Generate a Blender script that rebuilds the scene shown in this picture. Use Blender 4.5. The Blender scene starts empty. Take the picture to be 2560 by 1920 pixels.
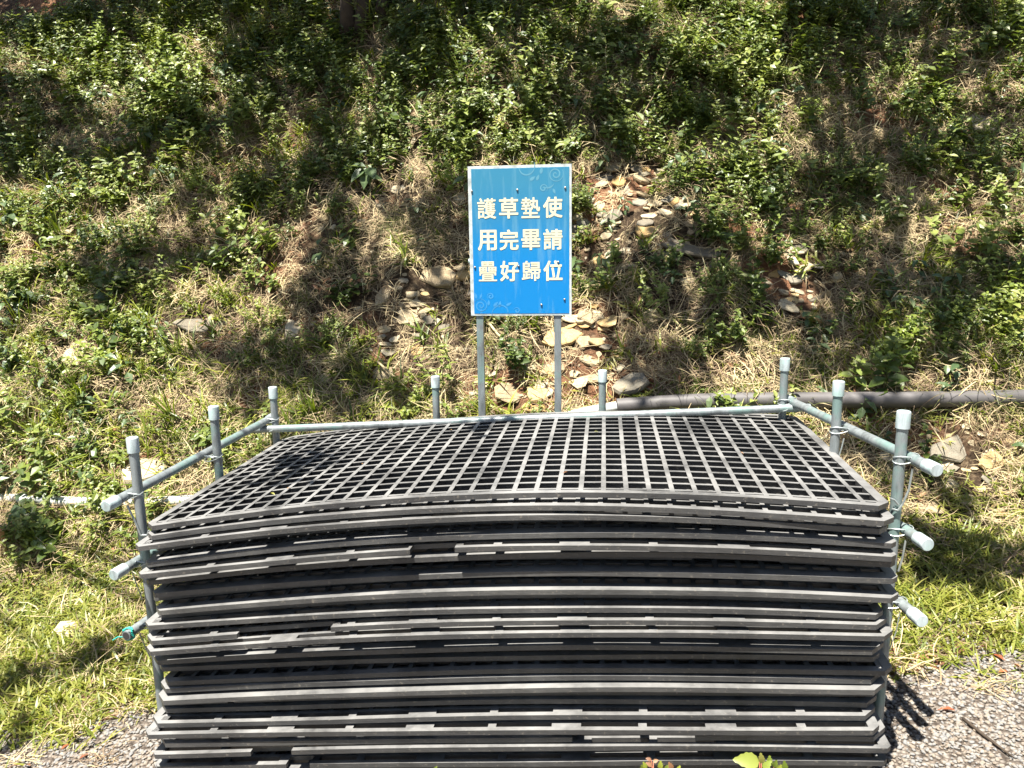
import bpy, math, random
import numpy as np
from mathutils import Vector, Matrix, Quaternion
S = bpy.context.scene
COL = S.collection
rnd = random.Random(7)
R = math.radians
# ------------------------------------------------------------------ camera
EYE = 1.45
FPX = 1900.0                       # focal length in pixels of the 2560 px wide photograph
pit, rol = R(10.4), R(-0.8)
Fw = np.array([0, math.cos(pit), -math.sin(pit)])
_R0 = np.array([1.0, 0, 0]); _U0 = np.array([0, math.sin(pit), math.cos(pit)])
Rt = _R0*math.cos(rol) + _U0*math.sin(rol)
Up = _U0*math.cos(rol) - _R0*math.sin(rol)
cam = bpy.data.cameras.new('camera'); camo = bpy.data.objects.new('camera', cam); COL.objects.link(camo)
cam.sensor_width = 36; cam.lens = 36*FPX/2560; cam.clip_start = 0.05; cam.clip_end = 400
camo.matrix_world = Matrix([[Rt[0], Up[0], -Fw[0], 0], [Rt[1], Up[1], -Fw[1], 0], [Rt[2], Up[2], -Fw[2], EYE], [0, 0, 0, 1]])
S.camera = camo
# ------------------------------------------------------------------ light
SUNV = np.array([0.22, 0.28, -1.0]); SUNV /= np.linalg.norm(SUNV)      # direction the light travels
elev = math.asin(-SUNV[2]); azim = math.atan2(-SUNV[0], -SUNV[1])
W = bpy.data.worlds.new('World'); S.world = W; W.use_nodes = True
nt = W.node_tree; nt.nodes.clear()
sky = nt.nodes.new('ShaderNodeTexSky'); sky.sky_type = 'NISHITA'; sky.sun_disc = False
sky.sun_elevation = elev; sky.sun_rotation = azim % (2*math.pi)
bg = nt.nodes.new('ShaderNodeBackground'); bg.inputs[1].default_value = 0.05
wo = nt.nodes.new('ShaderNodeOutputWorld')
nt.links.new(sky.outputs[0], bg.inputs[0]); nt.links.new(bg.outputs[0], wo.inputs[0])
sl = bpy.data.lights.new('sun', 'SUN'); sl.energy = 5.0; sl.angle = R(0.53); sl.color = (1, 0.95, 0.85)
so = bpy.data.objects.new('sun', sl); COL.objects.link(so)
so.rotation_euler = Vector(SUNV).to_track_quat('-Z', 'Y').to_euler(); so.location = (-3, -3, 12)
S.view_settings.view_transform = 'Standard'; S.view_settings.look = 'None'
S.view_settings.exposure = 1.7; S.view_settings.gamma = 1.0; S.view_settings.use_curve_mapping = False
# ------------------------------------------------------------------ helpers
def ray(x, y):
    d = Fw + Rt*((x-1280)/FPX) - Up*((y-960)/FPX)
    return d
def proj(P):
    P = np.asarray(P, float) - np.array([0, 0, EYE]); d = P @ Fw
    d = np.where(d < 1e-3, 1e-3, d)
    return 1280+FPX*(P @ Rt)/d, 960-FPX*(P @ Up)/d, d
def tag(o, label=None, cat=None, group=None, kind=None):
    if label: o['label'] = label
    if cat: o['category'] = cat
    if group: o['group'] = group
    if kind: o['kind'] = kind
    return o
def empty(name, loc=(0, 0, 0)):
    o = bpy.data.objects.new(name, None); COL.objects.link(o); o.location = loc; o.empty_display_size = .05
    return o
class MB:
    def __init__(s): s.v = []; s.f = []; s.t = []
    def add(s, vs, fs, tone=0.5):
        n = len(s.v); s.v += [tuple(p) for p in vs]; s.f += [tuple(i+n for i in f) for f in fs]
        s.t += (list(tone) if hasattr(tone, '__len__') else [tone]*len(vs))
    def box(s, a, b):
        (x0, y0, z0), (x1, y1, z1) = a, b
        s.add([(x0,y0,z0),(x1,y0,z0),(x1,y1,z0),(x0,y1,z0),(x0,y0,z1),(x1,y0,z1),(x1,y1,z1),(x0,y1,z1)],
              [(3,2,1,0),(4,5,6,7),(0,1,5,4),(1,2,6,5),(2,3,7,6),(3,0,4,7)])
    def tube(s, pts, r, n=10, cap=True, tone=.5):
        pts = [Vector(p) for p in pts]; rs = r if hasattr(r, '__len__') else [r]*len(pts)
        vs = []; fs = []
        up = None
        for i, p in enumerate(pts):
            t = (pts[min(i+1, len(pts)-1)]-pts[max(i-1, 0)]).normalized()
            if up is None: up = t.orthogonal().normalized()
            else:
                up = up - t*up.dot(t)
                up = up.normalized() if up.length > 1e-5 else t.orthogonal().normalized()
            b = t.cross(up)
            for k in range(n):
                a = 2*math.pi*k/n; vs.append(p+(up*math.cos(a)+b*math.sin(a))*rs[i])
        for i in range(len(pts)-1):
            for k in range(n):
                k2 = (k+1) % n; fs.append((i*n+k, i*n+k2, (i+1)*n+k2, (i+1)*n+k))
        if cap: fs.append(tuple(range(n-1, -1, -1))); fs.append(tuple((len(pts)-1)*n+k for k in range(n)))
        s.add(vs, fs, tone)
    def mesh(s, name, mat, smooth=False, tone=False):
        me = bpy.data.meshes.new(name); me.from_pydata(s.v, [], s.f)
        if mat: me.materials.append(mat)
        if smooth: me.polygons.foreach_set('use_smooth', [True]*len(me.polygons))
        if tone:
            a = me.attributes.new('tone', 'FLOAT', 'POINT'); a.data.foreach_set('value', s.t)
        me.update(); return me
    def obj(s, name, mat, parent=None, smooth=False, tone=False):
        o = bpy.data.objects.new(name, s.mesh(name, mat, smooth, tone)); COL.objects.link(o); o.parent = parent
        return o
def autosmooth(o, ang=40):
    me = o.data
    me.polygons.foreach_set('use_smooth', [True]*len(me.polygons))
    try: me.set_sharp_from_angle(angle=R(ang))
    except Exception: pass
def _hash(ix, iy, sd):
    h = np.sin(ix*127.1+iy*311.7+sd*74.7)*43758.5453
    return h-np.floor(h)
def vn(x, y, sd=0):
    x = np.asarray(x, float); y = np.asarray(y, float)
    ix = np.floor(x); iy = np.floor(y); fx = x-ix; fy = y-iy
    fx = fx*fx*(3-2*fx); fy = fy*fy*(3-2*fy)
    a = _hash(ix, iy, sd); b = _hash(ix+1, iy, sd); c = _hash(ix, iy+1, sd); d = _hash(ix+1, iy+1, sd)
    return (a*(1-fx)+b*fx)*(1-fy)+(c*(1-fx)+d*fx)*fy
def fbm(x, y, sd=0, o=4):
    r = 0; a = .5; t = 0
    for i in range(o):
        r = r+a*vn(x*2**i, y*2**i, sd+i*13); t += a; a *= .5
    return r/t
# ------------------------------------------------------------------ materials
def newmat(name):
    m = bpy.data.materials.new(name); m.use_nodes = True
    n = m.node_tree; p = n.nodes['Principled BSDF']
    return m, n, p
def N(n, t, **k):
    q = n.nodes.new(t)
    for a, b in k.items(): setattr(q, a, b)
    return q
def ramp(n, stops, fac=None, interp='LINEAR'):
    r = n.nodes.new('ShaderNodeValToRGB'); cr = r.color_ramp; cr.interpolation = interp
    while len(cr.elements) < len(stops): cr.elements.new(0.5)
    for e, (p, c) in zip(cr.elements, stops): e.position = p; e.color = (*c, 1)
    if fac is not None: n.links.new(fac, r.inputs[0])
    return r
def noise(n, scale, detail=4, rough=.55, vec=None, dist=0):
    q = n.nodes.new('ShaderNodeTexNoise'); q.inputs['Scale'].default_value = scale
    q.inputs['Detail'].default_value = detail; q.inputs['Roughness'].default_value = rough; q.inputs['Distortion'].default_value = dist
    if vec is not None: n.links.new(vec, q.inputs['Vector'])
    return q
def mix(n, fac, a, b, mode='MIX'):
    q = n.nodes.new('ShaderNodeMix'); q.data_type = 'RGBA'; q.blend_type = mode
    for s_, v in ((0, fac), (6, a), (7, b)):
        if isinstance(v, (int, float)): q.inputs[s_].default_value = v
        elif isinstance(v, tuple): q.inputs[s_].default_value = (*v, 1)
        else: n.links.new(v, q.inputs[s_])
    return q.outputs[2]
def bump(n, p, h, strength=.4, dist=.01):
    b = n.nodes.new('ShaderNodeBump'); b.inputs['Strength'].default_value = strength; b.inputs['Distance'].default_value = dist
    n.links.new(h, b.inputs['Height']); n.links.new(b.outputs[0], p.inputs['Normal'])
def objco(n, scale=None):
    t = n.nodes.new('ShaderNodeTexCoord')
    if scale is None: return t.outputs['Object']
    m = n.nodes.new('ShaderNodeMapping'); m.inputs['Scale'].default_value = scale
    n.links.new(t.outputs['Object'], m.inputs[0]); return m.outputs[0]
def simple(name, col, rough=.6, metal=0, var=.25, scale=30, bmp=.15, spec=.5):
    m, n, p = newmat(name)
    q = noise(n, scale, 5, .6, objco(n))
    lo = tuple(c*(1-var) for c in col); hi = tuple(min(1, c*(1+var)) for c in col)
    r = ramp(n, [(.3, lo), (.7, hi)], q.outputs[0]); n.links.new(r.outputs[0], p.inputs['Base Color'])
    p.inputs['Roughness'].default_value = rough; p.inputs['Metallic'].default_value = metal
    p.inputs['Specular IOR Level'].default_value = spec
    if bmp: bump(n, p, q.outputs[0], bmp, .004)
    return m
def leafmat(name, stops, trans=.28, rough=.42, spec=.5):
    """stops: ramp over a mix of per-leaf tone and per-plant random."""
    m, n, p = newmat(name)
    at = N(n, 'ShaderNodeAttribute', attribute_name='tone'); oi = N(n, 'ShaderNodeObjectInfo')
    a = N(n, 'ShaderNodeMath', operation='MULTIPLY'); a.inputs[1].default_value = .5; n.links.new(at.outputs['Fac'], a.inputs[0])
    b = N(n, 'ShaderNodeMath', operation='MULTIPLY_ADD'); b.inputs[1].default_value = .5
    n.links.new(oi.outputs['Random'], b.inputs[0]); n.links.new(a.outputs[0], b.inputs[2])
    r = ramp(n, stops, b.outputs[0]); n.links.new(r.outputs[0], p.inputs['Base Color'])
    p.inputs['Roughness'].default_value = rough; p.inputs['Specular IOR Level'].default_value = spec
    tr = N(n, 'ShaderNodeBsdfTranslucent')
    hs = N(n, 'ShaderNodeHueSaturation'); hs.inputs['Saturation'].default_value = 1.1; hs.inputs['Value'].default_value = 1.25
    n.links.new(r.outputs[0], hs.inputs['Color']); n.links.new(hs.outputs[0], tr.inputs[0])
    mx = N(n, 'ShaderNodeMixShader'); mx.inputs[0].default_value = trans
    n.links.new(p.outputs[0], mx.inputs[1]); n.links.new(tr.outputs[0], mx.inputs[2])
    n.links.new(mx.outputs[0], n.nodes['Material Output'].inputs[0])
    return m
M_GRASS = leafmat('green_grass', [(0, (.045, .075, .010)), (.3, (.105, .150, .016)), (.65, (.235, .275, .032)), (1, (.42, .40, .10))])
M_FINE = leafmat('olive_grass', [(0, (.055, .070, .020)), (.4, (.11, .13, .035)), (.75, (.20, .20, .065)), (1, (.38, .33, .15))])
M_CARPET = leafmat('short_grass_blade', [(0, (.075, .10, .018)), (.3, (.15, .19, .028)), (.6, (.27, .28, .05)), (1, (.46, .40, .17))], trans=.35)
M_LEAF = leafmat('weed_leaf', [(0, (.030, .056, .012)), (.35, (.075, .115, .020)), (.7, (.19, .235, .045)), (1, (.36, .38, .13))])
M_BROAD = leafmat('broad_leaf', [(0, (.045, .085, .035)), (.6, (.10, .15, .06)), (1, (.17, .21, .10))])
M_YLEAF = leafmat('yellow_green_leaf', [(0, (.15, .22, .03)), (.6, (.24, .30, .05)), (1, (.38, .33, .10))], trans=.4)
M_STRAW = leafmat('dry_straw', [(0, (.075, .05, .032)), (.3, (.19, .135, .09)), (.6, (.44, .345, .205)), (1, (.68, .58, .345))], trans=.12, rough=.75, spec=.12)
M_DEAD = leafmat('dead_leaf', [(0, (.12, .05, .025)), (.5, (.26, .13, .06)), (1, (.36, .24, .13))], trans=.15, rough=.6)
M_CANOPY = leafmat('tree_leaf', [(0, (.03, .07, .012)), (1, (.08, .14, .03))], trans=.06)
M_STEM = simple('green_stem', (.12, .13, .05), .6, var=.3)
M_REDSTEM = simple('red_stem', (.26, .08, .04), .5)
M_BARK = simple('bark', (.050, .036, .025), .9, var=.5, scale=14, bmp=.6)

def stonemat(name, stops, sc=9):
    m, n, p = newmat(name)
    oi = N(n, 'ShaderNodeObjectInfo')
    co = objco(n)
    ad = N(n, 'ShaderNodeVectorMath', operation='ADD'); n.links.new(co, ad.inputs[0])
    cm = N(n, 'ShaderNodeCombineXYZ'); ml = N(n, 'ShaderNodeMath', operation='MULTIPLY'); ml.inputs[1].default_value = 37
    n.links.new(oi.outputs['Random'], ml.inputs[0]); n.links.new(ml.outputs[0], cm.inputs[0]); n.links.new(cm.outputs[0], ad.inputs[1])
    q = noise(n, sc, 7, .65, ad.outputs[0], .6)
    a = N(n, 'ShaderNodeMath', operation='MULTIPLY_ADD'); a.inputs[1].default_value = .45; a.inputs[2].default_value = 0
    n.links.new(oi.outputs['Random'], a.inputs[0])
    b = N(n, 'ShaderNodeMath', operation='MULTIPLY_ADD'); b.inputs[1].default_value = 1.0
    n.links.new(q.outputs[0], b.inputs[0]); n.links.new(a.outputs[0], b.inputs[2])
    c = N(n, 'ShaderNodeMath', operation='SUBTRACT'); c.inputs[1].default_value = .2; n.links.new(b.outputs[0], c.inputs[0])
    r = ramp(n, stops, c.outputs[0])
    q2 = noise(n, 60, 4, .6, ad.outputs[0])
    r2 = ramp(n, [(.35, (.72, .70, .68)), (.6, (1, 1, 1))], q2.outputs[0])
    cc = mix(n, 1.0, r.outputs[0], r2.outputs[0], 'MULTIPLY'); n.links.new(cc, p.inputs['Base Color'])
    p.inputs['Roughness'].default_value = .85; p.inputs['Specular IOR Level'].default_value = .25
    q3 = noise(n, 35, 8, .7, ad.outputs[0]); bump(n, p, q3.outputs[0], .5, .012)
    return m
M_STONE = stonemat('shale', [(0, (.20, .14, .09)), (.35, (.37, .29, .18)), (.6, (.52, .44, .30)), (1, (.62, .56, .42))])
M_OCHRE = stonemat('ochre_shale', [(0, (.30, .16, .07)), (.4, (.47, .31, .13)), (.7, (.55, .42, .22)), (1, (.60, .52, .36))])
M_GREYST = stonemat('grey_shale', [(0, (.13, .11, .085)), (.5, (.24, .21, .16)), (1, (.36, .34, .28))])
M_PEBBLE = stonemat('pebble', [(0, (.14, .11, .09)), (.25, (.28, .225, .18)), (.45, (.33, .285, .235)), (.6, (.25, .26, .275)), (.8, (.39, .355, .305)), (1, (.48, .46, .425))], 3)

def ground_material():
    m, n, p = newmat('soil')
    co = objco(n)
    q1 = noise(n, 1.3, 5, .6, co, .5); q2 = noise(n, 28, 7, .7, co, .4); q3 = noise(n, 6, 5, .6, co)
    r2 = ramp(n, [(.3, (.020, .014, .009)), (.5, (.065, .044, .028)), (.62, (.18, .13, .08)), (.8, (.34, .27, .17))], q2.outputs[0])
    rr = ramp(n, [(.25, (.12, .055, .030)), (.55, (.27, .135, .075)), (.85, (.40, .24, .15))], q2.outputs[0])
    f = ramp(n, [(.46, (0, 0, 0)), (.58, (1, 1, 1))], q1.outputs[0])
    c = mix(n, f.outputs[0], r2.outputs[0], rr.outputs[0])
    f3 = ramp(n, [(.5, (0, 0, 0)), (.75, (.7, .7, .7))], q3.outputs[0])
    c = mix(n, f3.outputs[0], c, (.05, .045, .022))
    n.links.new(c, p.inputs['Base Color']); p.inputs['Roughness'].default_value = .95; p.inputs['Specular IOR Level'].default_value = .15
    q4 = noise(n, 55, 8, .75, co); bump(n, p, q4.outputs[0], .9, .03)
    return m
M_SOIL = ground_material()
def gravel_material():
    m, n, p = newmat('gravel_bed'); co = objco(n)
    v = N(n, 'ShaderNodeTexVoronoi'); v.inputs['Scale'].default_value = 70; n.links.new(co, v.inputs['Vector'])
    sp = N(n, 'ShaderNodeSeparateColor'); n.links.new(v.outputs['Color'], sp.inputs[0])
    r = ramp(n, [(0, (.10, .08, .065)), (.5, (.24, .20, .165)), (1, (.36, .34, .31))], sp.outputs[0])
    r2 = ramp(n, [(0.1, (1, 1, 1)), (.75, (.25, .22, .2))], v.outputs['Distance'])
    n.links.new(mix(n, 1., r.outputs[0], r2.outputs[0], 'MULTIPLY'), p.inputs['Base Color'])
    p.inputs['Roughness'].default_value = .9
    inv = N(n, 'ShaderNodeMath', operation='SUBTRACT'); inv.inputs[0].default_value = 1; n.links.new(v.outputs['Distance'], inv.inputs[1])
    bump(n, p, inv.outputs[0], 1., .01)
    return m
M_GRAVEL = gravel_material()
# ------------------------------------------------------------------ terrain
def toe(x):
    x = np.asarray(x, float)
    return 3.30 - .035*np.clip(x, -8, 8) + .10*(vn(x*1.1, 0*x, 3)-.5) + .06*np.clip(-x-.9, 0, 2)
def gbase(x, y):
    x = np.asarray(x, float)
    return .084*np.clip(x, -5, 5) - .055 + .012*(vn(x*3, y*3, 5)-.5)
QS = 2560/2212.0
def H0(x, y):
    """ground plus bank without fine relief"""
    s = y-toe(x); k = .16
    sp = k*np.logaddexp(0, s/k)
    return gbase(x, y) + 1.13*np.minimum(sp, 4.7) + .28*np.maximum(sp-4.7, 0)
def Hn(x, y):
    x = np.asarray(x, float); y = np.asarray(y, float)
    s = np.clip((y-toe(x)+.1)/.6, 0, 1)
    h = H0(x, y)
    h = h + s*(.30*(fbm(x*.75, y*.9, 21, 3)-.5) + .16*(fbm(x*2.6, y*2.2, 31, 3)-.5) + .05*(fbm(x*9, y*8, 41, 3)-.5))
    # broken rock ledges: steps along height, strongest to the right of the sign
    led = np.clip(1.5-np.hypot((x-.75)/.9, (y-4.25)/.9), 0, 1)*.8 + np.clip(1.2-np.hypot((x-1.75)/.55, (y-4.3)/.6), 0, 1)*.6
    st = h*9+2.2*fbm(x*2.2, y*2, 51, 2); fr = st-np.floor(st)
    h = h + s*led*(np.clip((fr-.5)*4, -1, 1)*.5-(fr-.5))*.10
    h = h + (1-s)*.018*(fbm(x*5, y*5, 61, 3)-.5)
    return h
def nrm(x, y, e=.03):
    dx = (Hn(x+e, y)-Hn(x-e, y))/(2*e); dy = (Hn(x, y+e)-Hn(x, y-e))/(2*e)
    v = np.stack([-dx, -dy, np.ones_like(dx)], -1)
    return v/np.linalg.norm(v, axis=-1, keepdims=True)
def hit(px, py):
    """where the line of sight through a pixel of the photograph meets the terrain"""
    d = ray(px, py); o = np.array([0, 0, EYE])
    ts = np.linspace(1.2, 9.5, 900); P = o+ts[:, None]*d
    below = P[:, 2] < Hn(P[:, 0], P[:, 1])
    i = int(np.argmax(below)) if below.any() else 899
    return P[i]
def axis(a, b, st, out):
    c = list(np.arange(a, b+st/2, st)); x = b; s = st
    while x < out: s *= 1.35; x += s; c.append(x)
    x = a; s = st; lo = []
    while x > -out: s *= 1.35; x -= s; lo.append(x)
    return np.array(lo[::-1]+c)
XA = axis(-5.4, 5.5, .035, 60); YA = axis(.6, 7.0, .027, 60)
GX, GY = np.meshgrid(XA, YA); GZ = Hn(GX, GY)
nx, ny = len(XA), len(YA)
V = np.stack([GX, GY, GZ], -1).reshape(-1, 3)
idx = np.arange(nx*ny).reshape(ny, nx)
Q = np.stack([idx[:-1, :-1], idx[:-1, 1:], idx[1:, 1:], idx[1:, :-1]], -1)
onbank = (GY[:-1, :-1] > toe(GX[:-1, :-1])-.05)
def terrain(name, sel, mats):
    q = Q[sel]; u, inv = np.unique(q, return_inverse=True); inv = inv.reshape(q.shape)
    me = bpy.data.meshes.new(name); me.from_pydata(V[u].tolist(), [], inv.tolist())
    for m in mats: me.materials.append(m)
    me.polygons.foreach_set('use_smooth', [True]*len(me.polygons)); me.update()
    o = bpy.data.objects.new(name, me); COL.objects.link(o); tag(o, kind='structure'); return o
hill = terrain('hillside', onbank, [M_SOIL])
grd = terrain('ground', ~onbank, [M_SOIL, M_GRAVEL])
def gravel_mask(x, y):
    """1 where loose gravel covers the ground"""
    e = .22*(fbm(x*2.3, y*2.3, 71, 3)-.5)
    edge = np.where(x < 0, 2.36+.10*(x+1.5), 2.42+.10*(x-1.5))
    return np.clip((edge-y+e*2.2)/.42+.5, 0, 1)
cen = V[Q[~onbank]].mean(1)
gm = gravel_mask(cen[:, 0], cen[:, 1]) > .5
grd.data.polygons.foreach_set('material_index', gm.astype(int).tolist())
# ------------------------------------------------------------------ picture-space guides (2212 px wide view) for what grows where
def qpix(x, y, z=None):
    if z is None: z = Hn(x, y)
    px, py, d = proj(np.stack([x, y, z], -1)); return px/QS, py/QS
def blob(qx, qy, L):
    r = 0*qx
    for e in L:
        cx, cy, rx, ry = e[:4]; w = e[4] if len(e) > 4 else 1
        r = np.maximum(r, w*np.clip(1.6-1.1*np.hypot((qx-cx)/rx, (qy-cy)/ry), 0, 1))
    return r
LUSH = [(380,160,110,150),(200,120,170,120),(600,150,160,130),(150,420,140,80),(60,480,90,60),(1060,90,160,100),(930,160,120,120,.8),
        (1480,110,150,150),(1650,100,110,110),(1620,210,100,60),(1700,50,140,60),(1960,230,100,60,.7),(200,760,190,80),(330,700,100,60),
        (120,930,170,130),(280,880,160,120),(430,950,160,90,.9),(560,470,100,120,.6),(900,330,100,70,.6),(1120,290,110,80,.7),
        (1560,420,80,90),(1430,300,100,60,.7),(1620,560,60,90,.7),(2090,500,60,70,.8),(1930,760,60,60,.8),(1850,480,70,90,.6),
        (2150,60,80,60),(820,840,180,60,.8),(650,780,120,60,.8),(960,800,80,60,.7),(740,640,70,60,.6),(70,640,60,60,.7),(2180,720,60,50,.8)]
BARE = [(1370,470,110,110),(1290,560,110,60,.8),(1740,630,70,60),(1270,720,90,80),(1120,850,130,50),(1230,780,90,60),(660,520,80,100,.9),
        (890,690,80,50,.9),(430,710,90,50,.8),(2060,480,130,80,.7),(1930,240,60,60,.5),(630,220,60,60,.6),(1750,250,70,120,.6),(470,180,40,40,.8),
        (800,600,80,60,.6),(1000,430,60,60,.6),(2050,970,140,80,.8),(2090,1130,90,50,.8),(1560,800,100,40,.7),(1930,840,120,30,.7),
        (870,430,100,60,.7),(600,650,70,50,.7),(1480,620,90,40,.6),(1620,330,60,100,.5)]
BARE += [(780,620,160,110,.75),(960,640,90,90,.7),(1420,560,200,120,.6),(1560,430,120,80,.5),(1000,790,200,70,.7),(600,600,120,100,.6),(1820,620,180,120,.45)]
SHADE = [(120,40,300,70),(60,290,130,110),(230,330,150,60),(480,30,160,60),(760,60,160,110),(560,110,110,60),(650,200,110,70),(480,300,120,55),
         (1010,30,220,50),(900,130,80,70),(720,330,60,130),(725,500,45,160),(690,650,55,60),(590,420,100,60,.9),(420,420,60,50,.8),
         (300,600,110,55),(450,560,70,40),(220,650,60,40,.8),(640,770,130,60),(520,760,80,50),(780,850,140,50),(560,860,70,40,.8),
         (980,500,70,90),(900,470,60,50),(860,620,70,50),(820,700,40,40,.7),(1000,620,40,110),
         (1330,130,130,60,.9),(1280,260,110,60),(1540,260,90,60),(1480,540,130,50),(1360,600,110,60),(1420,650,120,50),(1330,330,50,50,.7),
         (1850,60,170,90),(1830,250,70,120),(2060,110,120,90),(2010,330,160,50),(1900,420,120,60),(2140,300,80,60,.8),(1780,420,50,60),(1700,500,40,50,.7),
         (1650,640,80,70),(1560,690,90,60),(1400,790,90,75),(1530,760,60,40,.8),(1890,630,140,90),(2040,650,130,60),(2150,610,90,60),
         (1830,740,110,60),(2050,760,90,60),(1840,800,160,35,.9),(2140,400,60,50,.8),
         (640,990,55,36,.85),(1050,925,20,12,.8),(80,1170,90,50),(190,1125,40,25,.7),(200,1420,90,32,.8),(40,1480,60,35,.9),(285,1400,30,50,.8),
         (2090,1210,110,50),(2000,1180,60,40),(1900,960,90,80),(2060,1100,40,30,.6),(1990,1250,40,30,.6),(40,1560,50,25,.5)]
# ------------------------------------------------------------------ plant prototypes
def blade(mb, base, az, L, w, lean, droop, tone, segs=4, z0=0):
    """ribbon blade that leans out and droops"""
    p = Vector(base); a = math.pi/2-lean; vs = []; d = Vector((math.cos(az), math.sin(az), 0)); sd = Vector((-math.sin(az), math.cos(az), 0))
    for i in range(segs+1):
        t = i/segs; ww = w*(.55+.9*t-1.45*t*t+.0) if t < 1 else 0.0004
        ww = max(ww, .0004)
        fold = ww*.25
        vs += [p-sd*ww/2+Vector((0, 0, fold)), p+sd*ww/2+Vector((0, 0, fold))]
        a -= droop/segs
        p = p+(d*math.cos(a)+Vector((0, 0, 1))*math.sin(a))*(L/segs)
    mb.add(vs, [(2*i, 2*i+1, 2*i+3, 2*i+2) for i in range(segs)], tone)
def leaf(mb, base, d, up, L, w, tone, curl=.15):
    d = Vector(d).normalized(); up = Vector(up); sd = d.cross(up).normalized(); up = sd.cross(d)
    b = Vector(base); q = L
    vs = [b, b+d*q*.4+sd*w*.5+up*w*.12, b+d*q*.42-up*w*.05, b+d*q*.4-sd*w*.5+up*w*.12, b+d*q*.75+sd*w*.33-up*L*curl*.4+up*w*.08,
          b+d*q*.75-up*(L*curl*.5), b+d*q*.75-sd*w*.33-up*L*curl*.4+up*w*.08, b+d*q-up*L*curl]
    mb.add(vs, [(0, 1, 2), (0, 2, 3), (1, 4, 5, 2), (2, 5, 6, 3), (4, 7, 5), (5, 7, 6)], tone)
def tuft(sd, n=18, L=(.07, .17), w=.008, lean=(.15, 1.0), droop=(.4, 1.3), spread=.02):
    r = random.Random(sd); mb = MB()
    for i in range(n):
        az = r.uniform(0, 2*math.pi)
        blade(mb, (r.gauss(0, spread), r.gauss(0, spread), -.005), az, r.uniform(*L), w*r.uniform(.7, 1.3), r.uniform(*lean), r.uniform(*droop), r.random())
    return mb
def weed(sd, stems=4, h=(.07, .17), L=.028, W_=.016, pairs=6, spread=.03):
    r = random.Random(sd); mb = MB()
    for s in range(stems):
        az = r.uniform(0, 6.283); ln = r.uniform(.1, .7); hh = r.uniform(*h); b = Vector((r.gauss(0, spread), r.gauss(0, spread), 0))
        d = Vector((math.cos(az)*math.sin(ln), math.sin(az)*math.sin(ln), math.cos(ln)))
        tip = b+d*hh
        mb.tube([b, b+d*hh*.5+Vector((0, 0, .004)), tip], [.0016, .0013, .0008], 3, False, .2)
        for k in range(pairs):
            t = (k+1.0)/pairs; p = b+d*hh*t; a0 = r.uniform(0, 6.283)
            for j in range(3 if k == pairs-1 else 2):
                a = a0+j*(math.pi if k < pairs-1 else 2.1)+r.uniform(-.4, .4); el = r.uniform(-.1, .6)
                dd = Vector((math.cos(a)*math.cos(el), math.sin(a)*math.cos(el), math.sin(el)))
                sc = (.65+.5*math.sin(math.pi*min(1, t*1.05)))*r.uniform(.75, 1.25)
                leaf(mb, p, dd, (r.uniform(-.3, .3), r.uniform(-.3, .3), 1), L*sc, W_*sc, min(1, max(0, r.gauss(.45+.25*t, .2))), r.uniform(0, .35))
    return mb
def strawclump(sd, n=40, rad=.075, L=(.04, .16), w=.0029):
    r = random.Random(sd); mb = MB()
    for i in range(n):
        az = r.uniform(0, 6.283); l = r.uniform(*L); p = Vector((r.gauss(0, rad*.5), r.gauss(0, rad*.5), r.uniform(.0, .02)))
        ww = w*r.uniform(.5, 1.3); cur = r.uniform(-1.4, 1.4); el = r.uniform(-.15, .55); vs = []; sg = 3
        for k in range(sg+1):
            d = Vector((math.cos(az), math.sin(az), 0)); sd_ = Vector((-d.y, d.x, r.uniform(-.3, .3)))
            wk = ww*(1 if k < sg else .3)
            vs += [p-sd_*wk/2, p+sd_*wk/2]
            p = p+(d*math.cos(el)+Vector((0, 0, math.sin(el))))*(l/sg); az += cur/sg; el -= .25
        mb.add(vs, [(2*k, 2*k+1, 2*k+3, 2*k+2) for k in range(sg)], min(1, max(0, r.gauss(.5, .25))))
    return mb
def carpet(sd, n=26, rad=.07):
    r = random.Random(sd); mb = MB()
    for i in range(n):
        az = r.uniform(0, 6.283); blade(mb, (r.uniform(-rad, rad), r.uniform(-rad, rad), .0), az, r.uniform(.025, .065), r.uniform(.005, .009), r.uniform(.5, 1.4), r.uniform(.1, .7), min(1, max(0, r.gauss(.5, .25))), 3)
    return mb
def broad(sd, n=6, L=(.05, .09)):
    r = random.Random(sd); mb = MB()
    for i in range(n):
        a = i*2.4+r.uniform(-.3, .3); h = r.uniform(.03, .13); el = r.uniform(-.5, .35)
        b = Vector((math.cos(a)*.01, math.sin(a)*.01, h))
        mb.tube([(0, 0, 0), b], .0015, 3, False, .2)
        l = r.uniform(*L)
        leaf(mb, b, (math.cos(a)*math.cos(el), math.sin(a)*math.cos(el), math.sin(el)), (0, 0, 1), l, l*r.uniform(.45, .62), min(1, max(0, r.gauss(.5, .25))), r.uniform(.1, .5))
    return mb
def pebble(sd, flat=.6):
    r = random.Random(sd); mb = MB(); vs = []; n = 7
    rings = [(-.5, .55), (-.1, 1.0), (.3, .85), (.5, .4)]
    wob = [r.uniform(.78, 1.18) for _ in range(n)]
    for z, rr in rings:
        for k in range(n):
            a = 6.283*k/n; vs.append((math.cos(a)*rr*wob[k]*.5, math.sin(a)*rr*wob[k]*.38, z*flat*.6+r.uniform(-.03, .03)))
    fs = [tuple(range(n-1, -1, -1))]+[(i*n+k, i*n+(k+1) % n, (i+1)*n+(k+1) % n, (i+1)*n+k) for i in range(3) for k in range(n)]+[tuple(3*n+k for k in range(n))]
    mb.add(vs, fs); return mb
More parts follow.
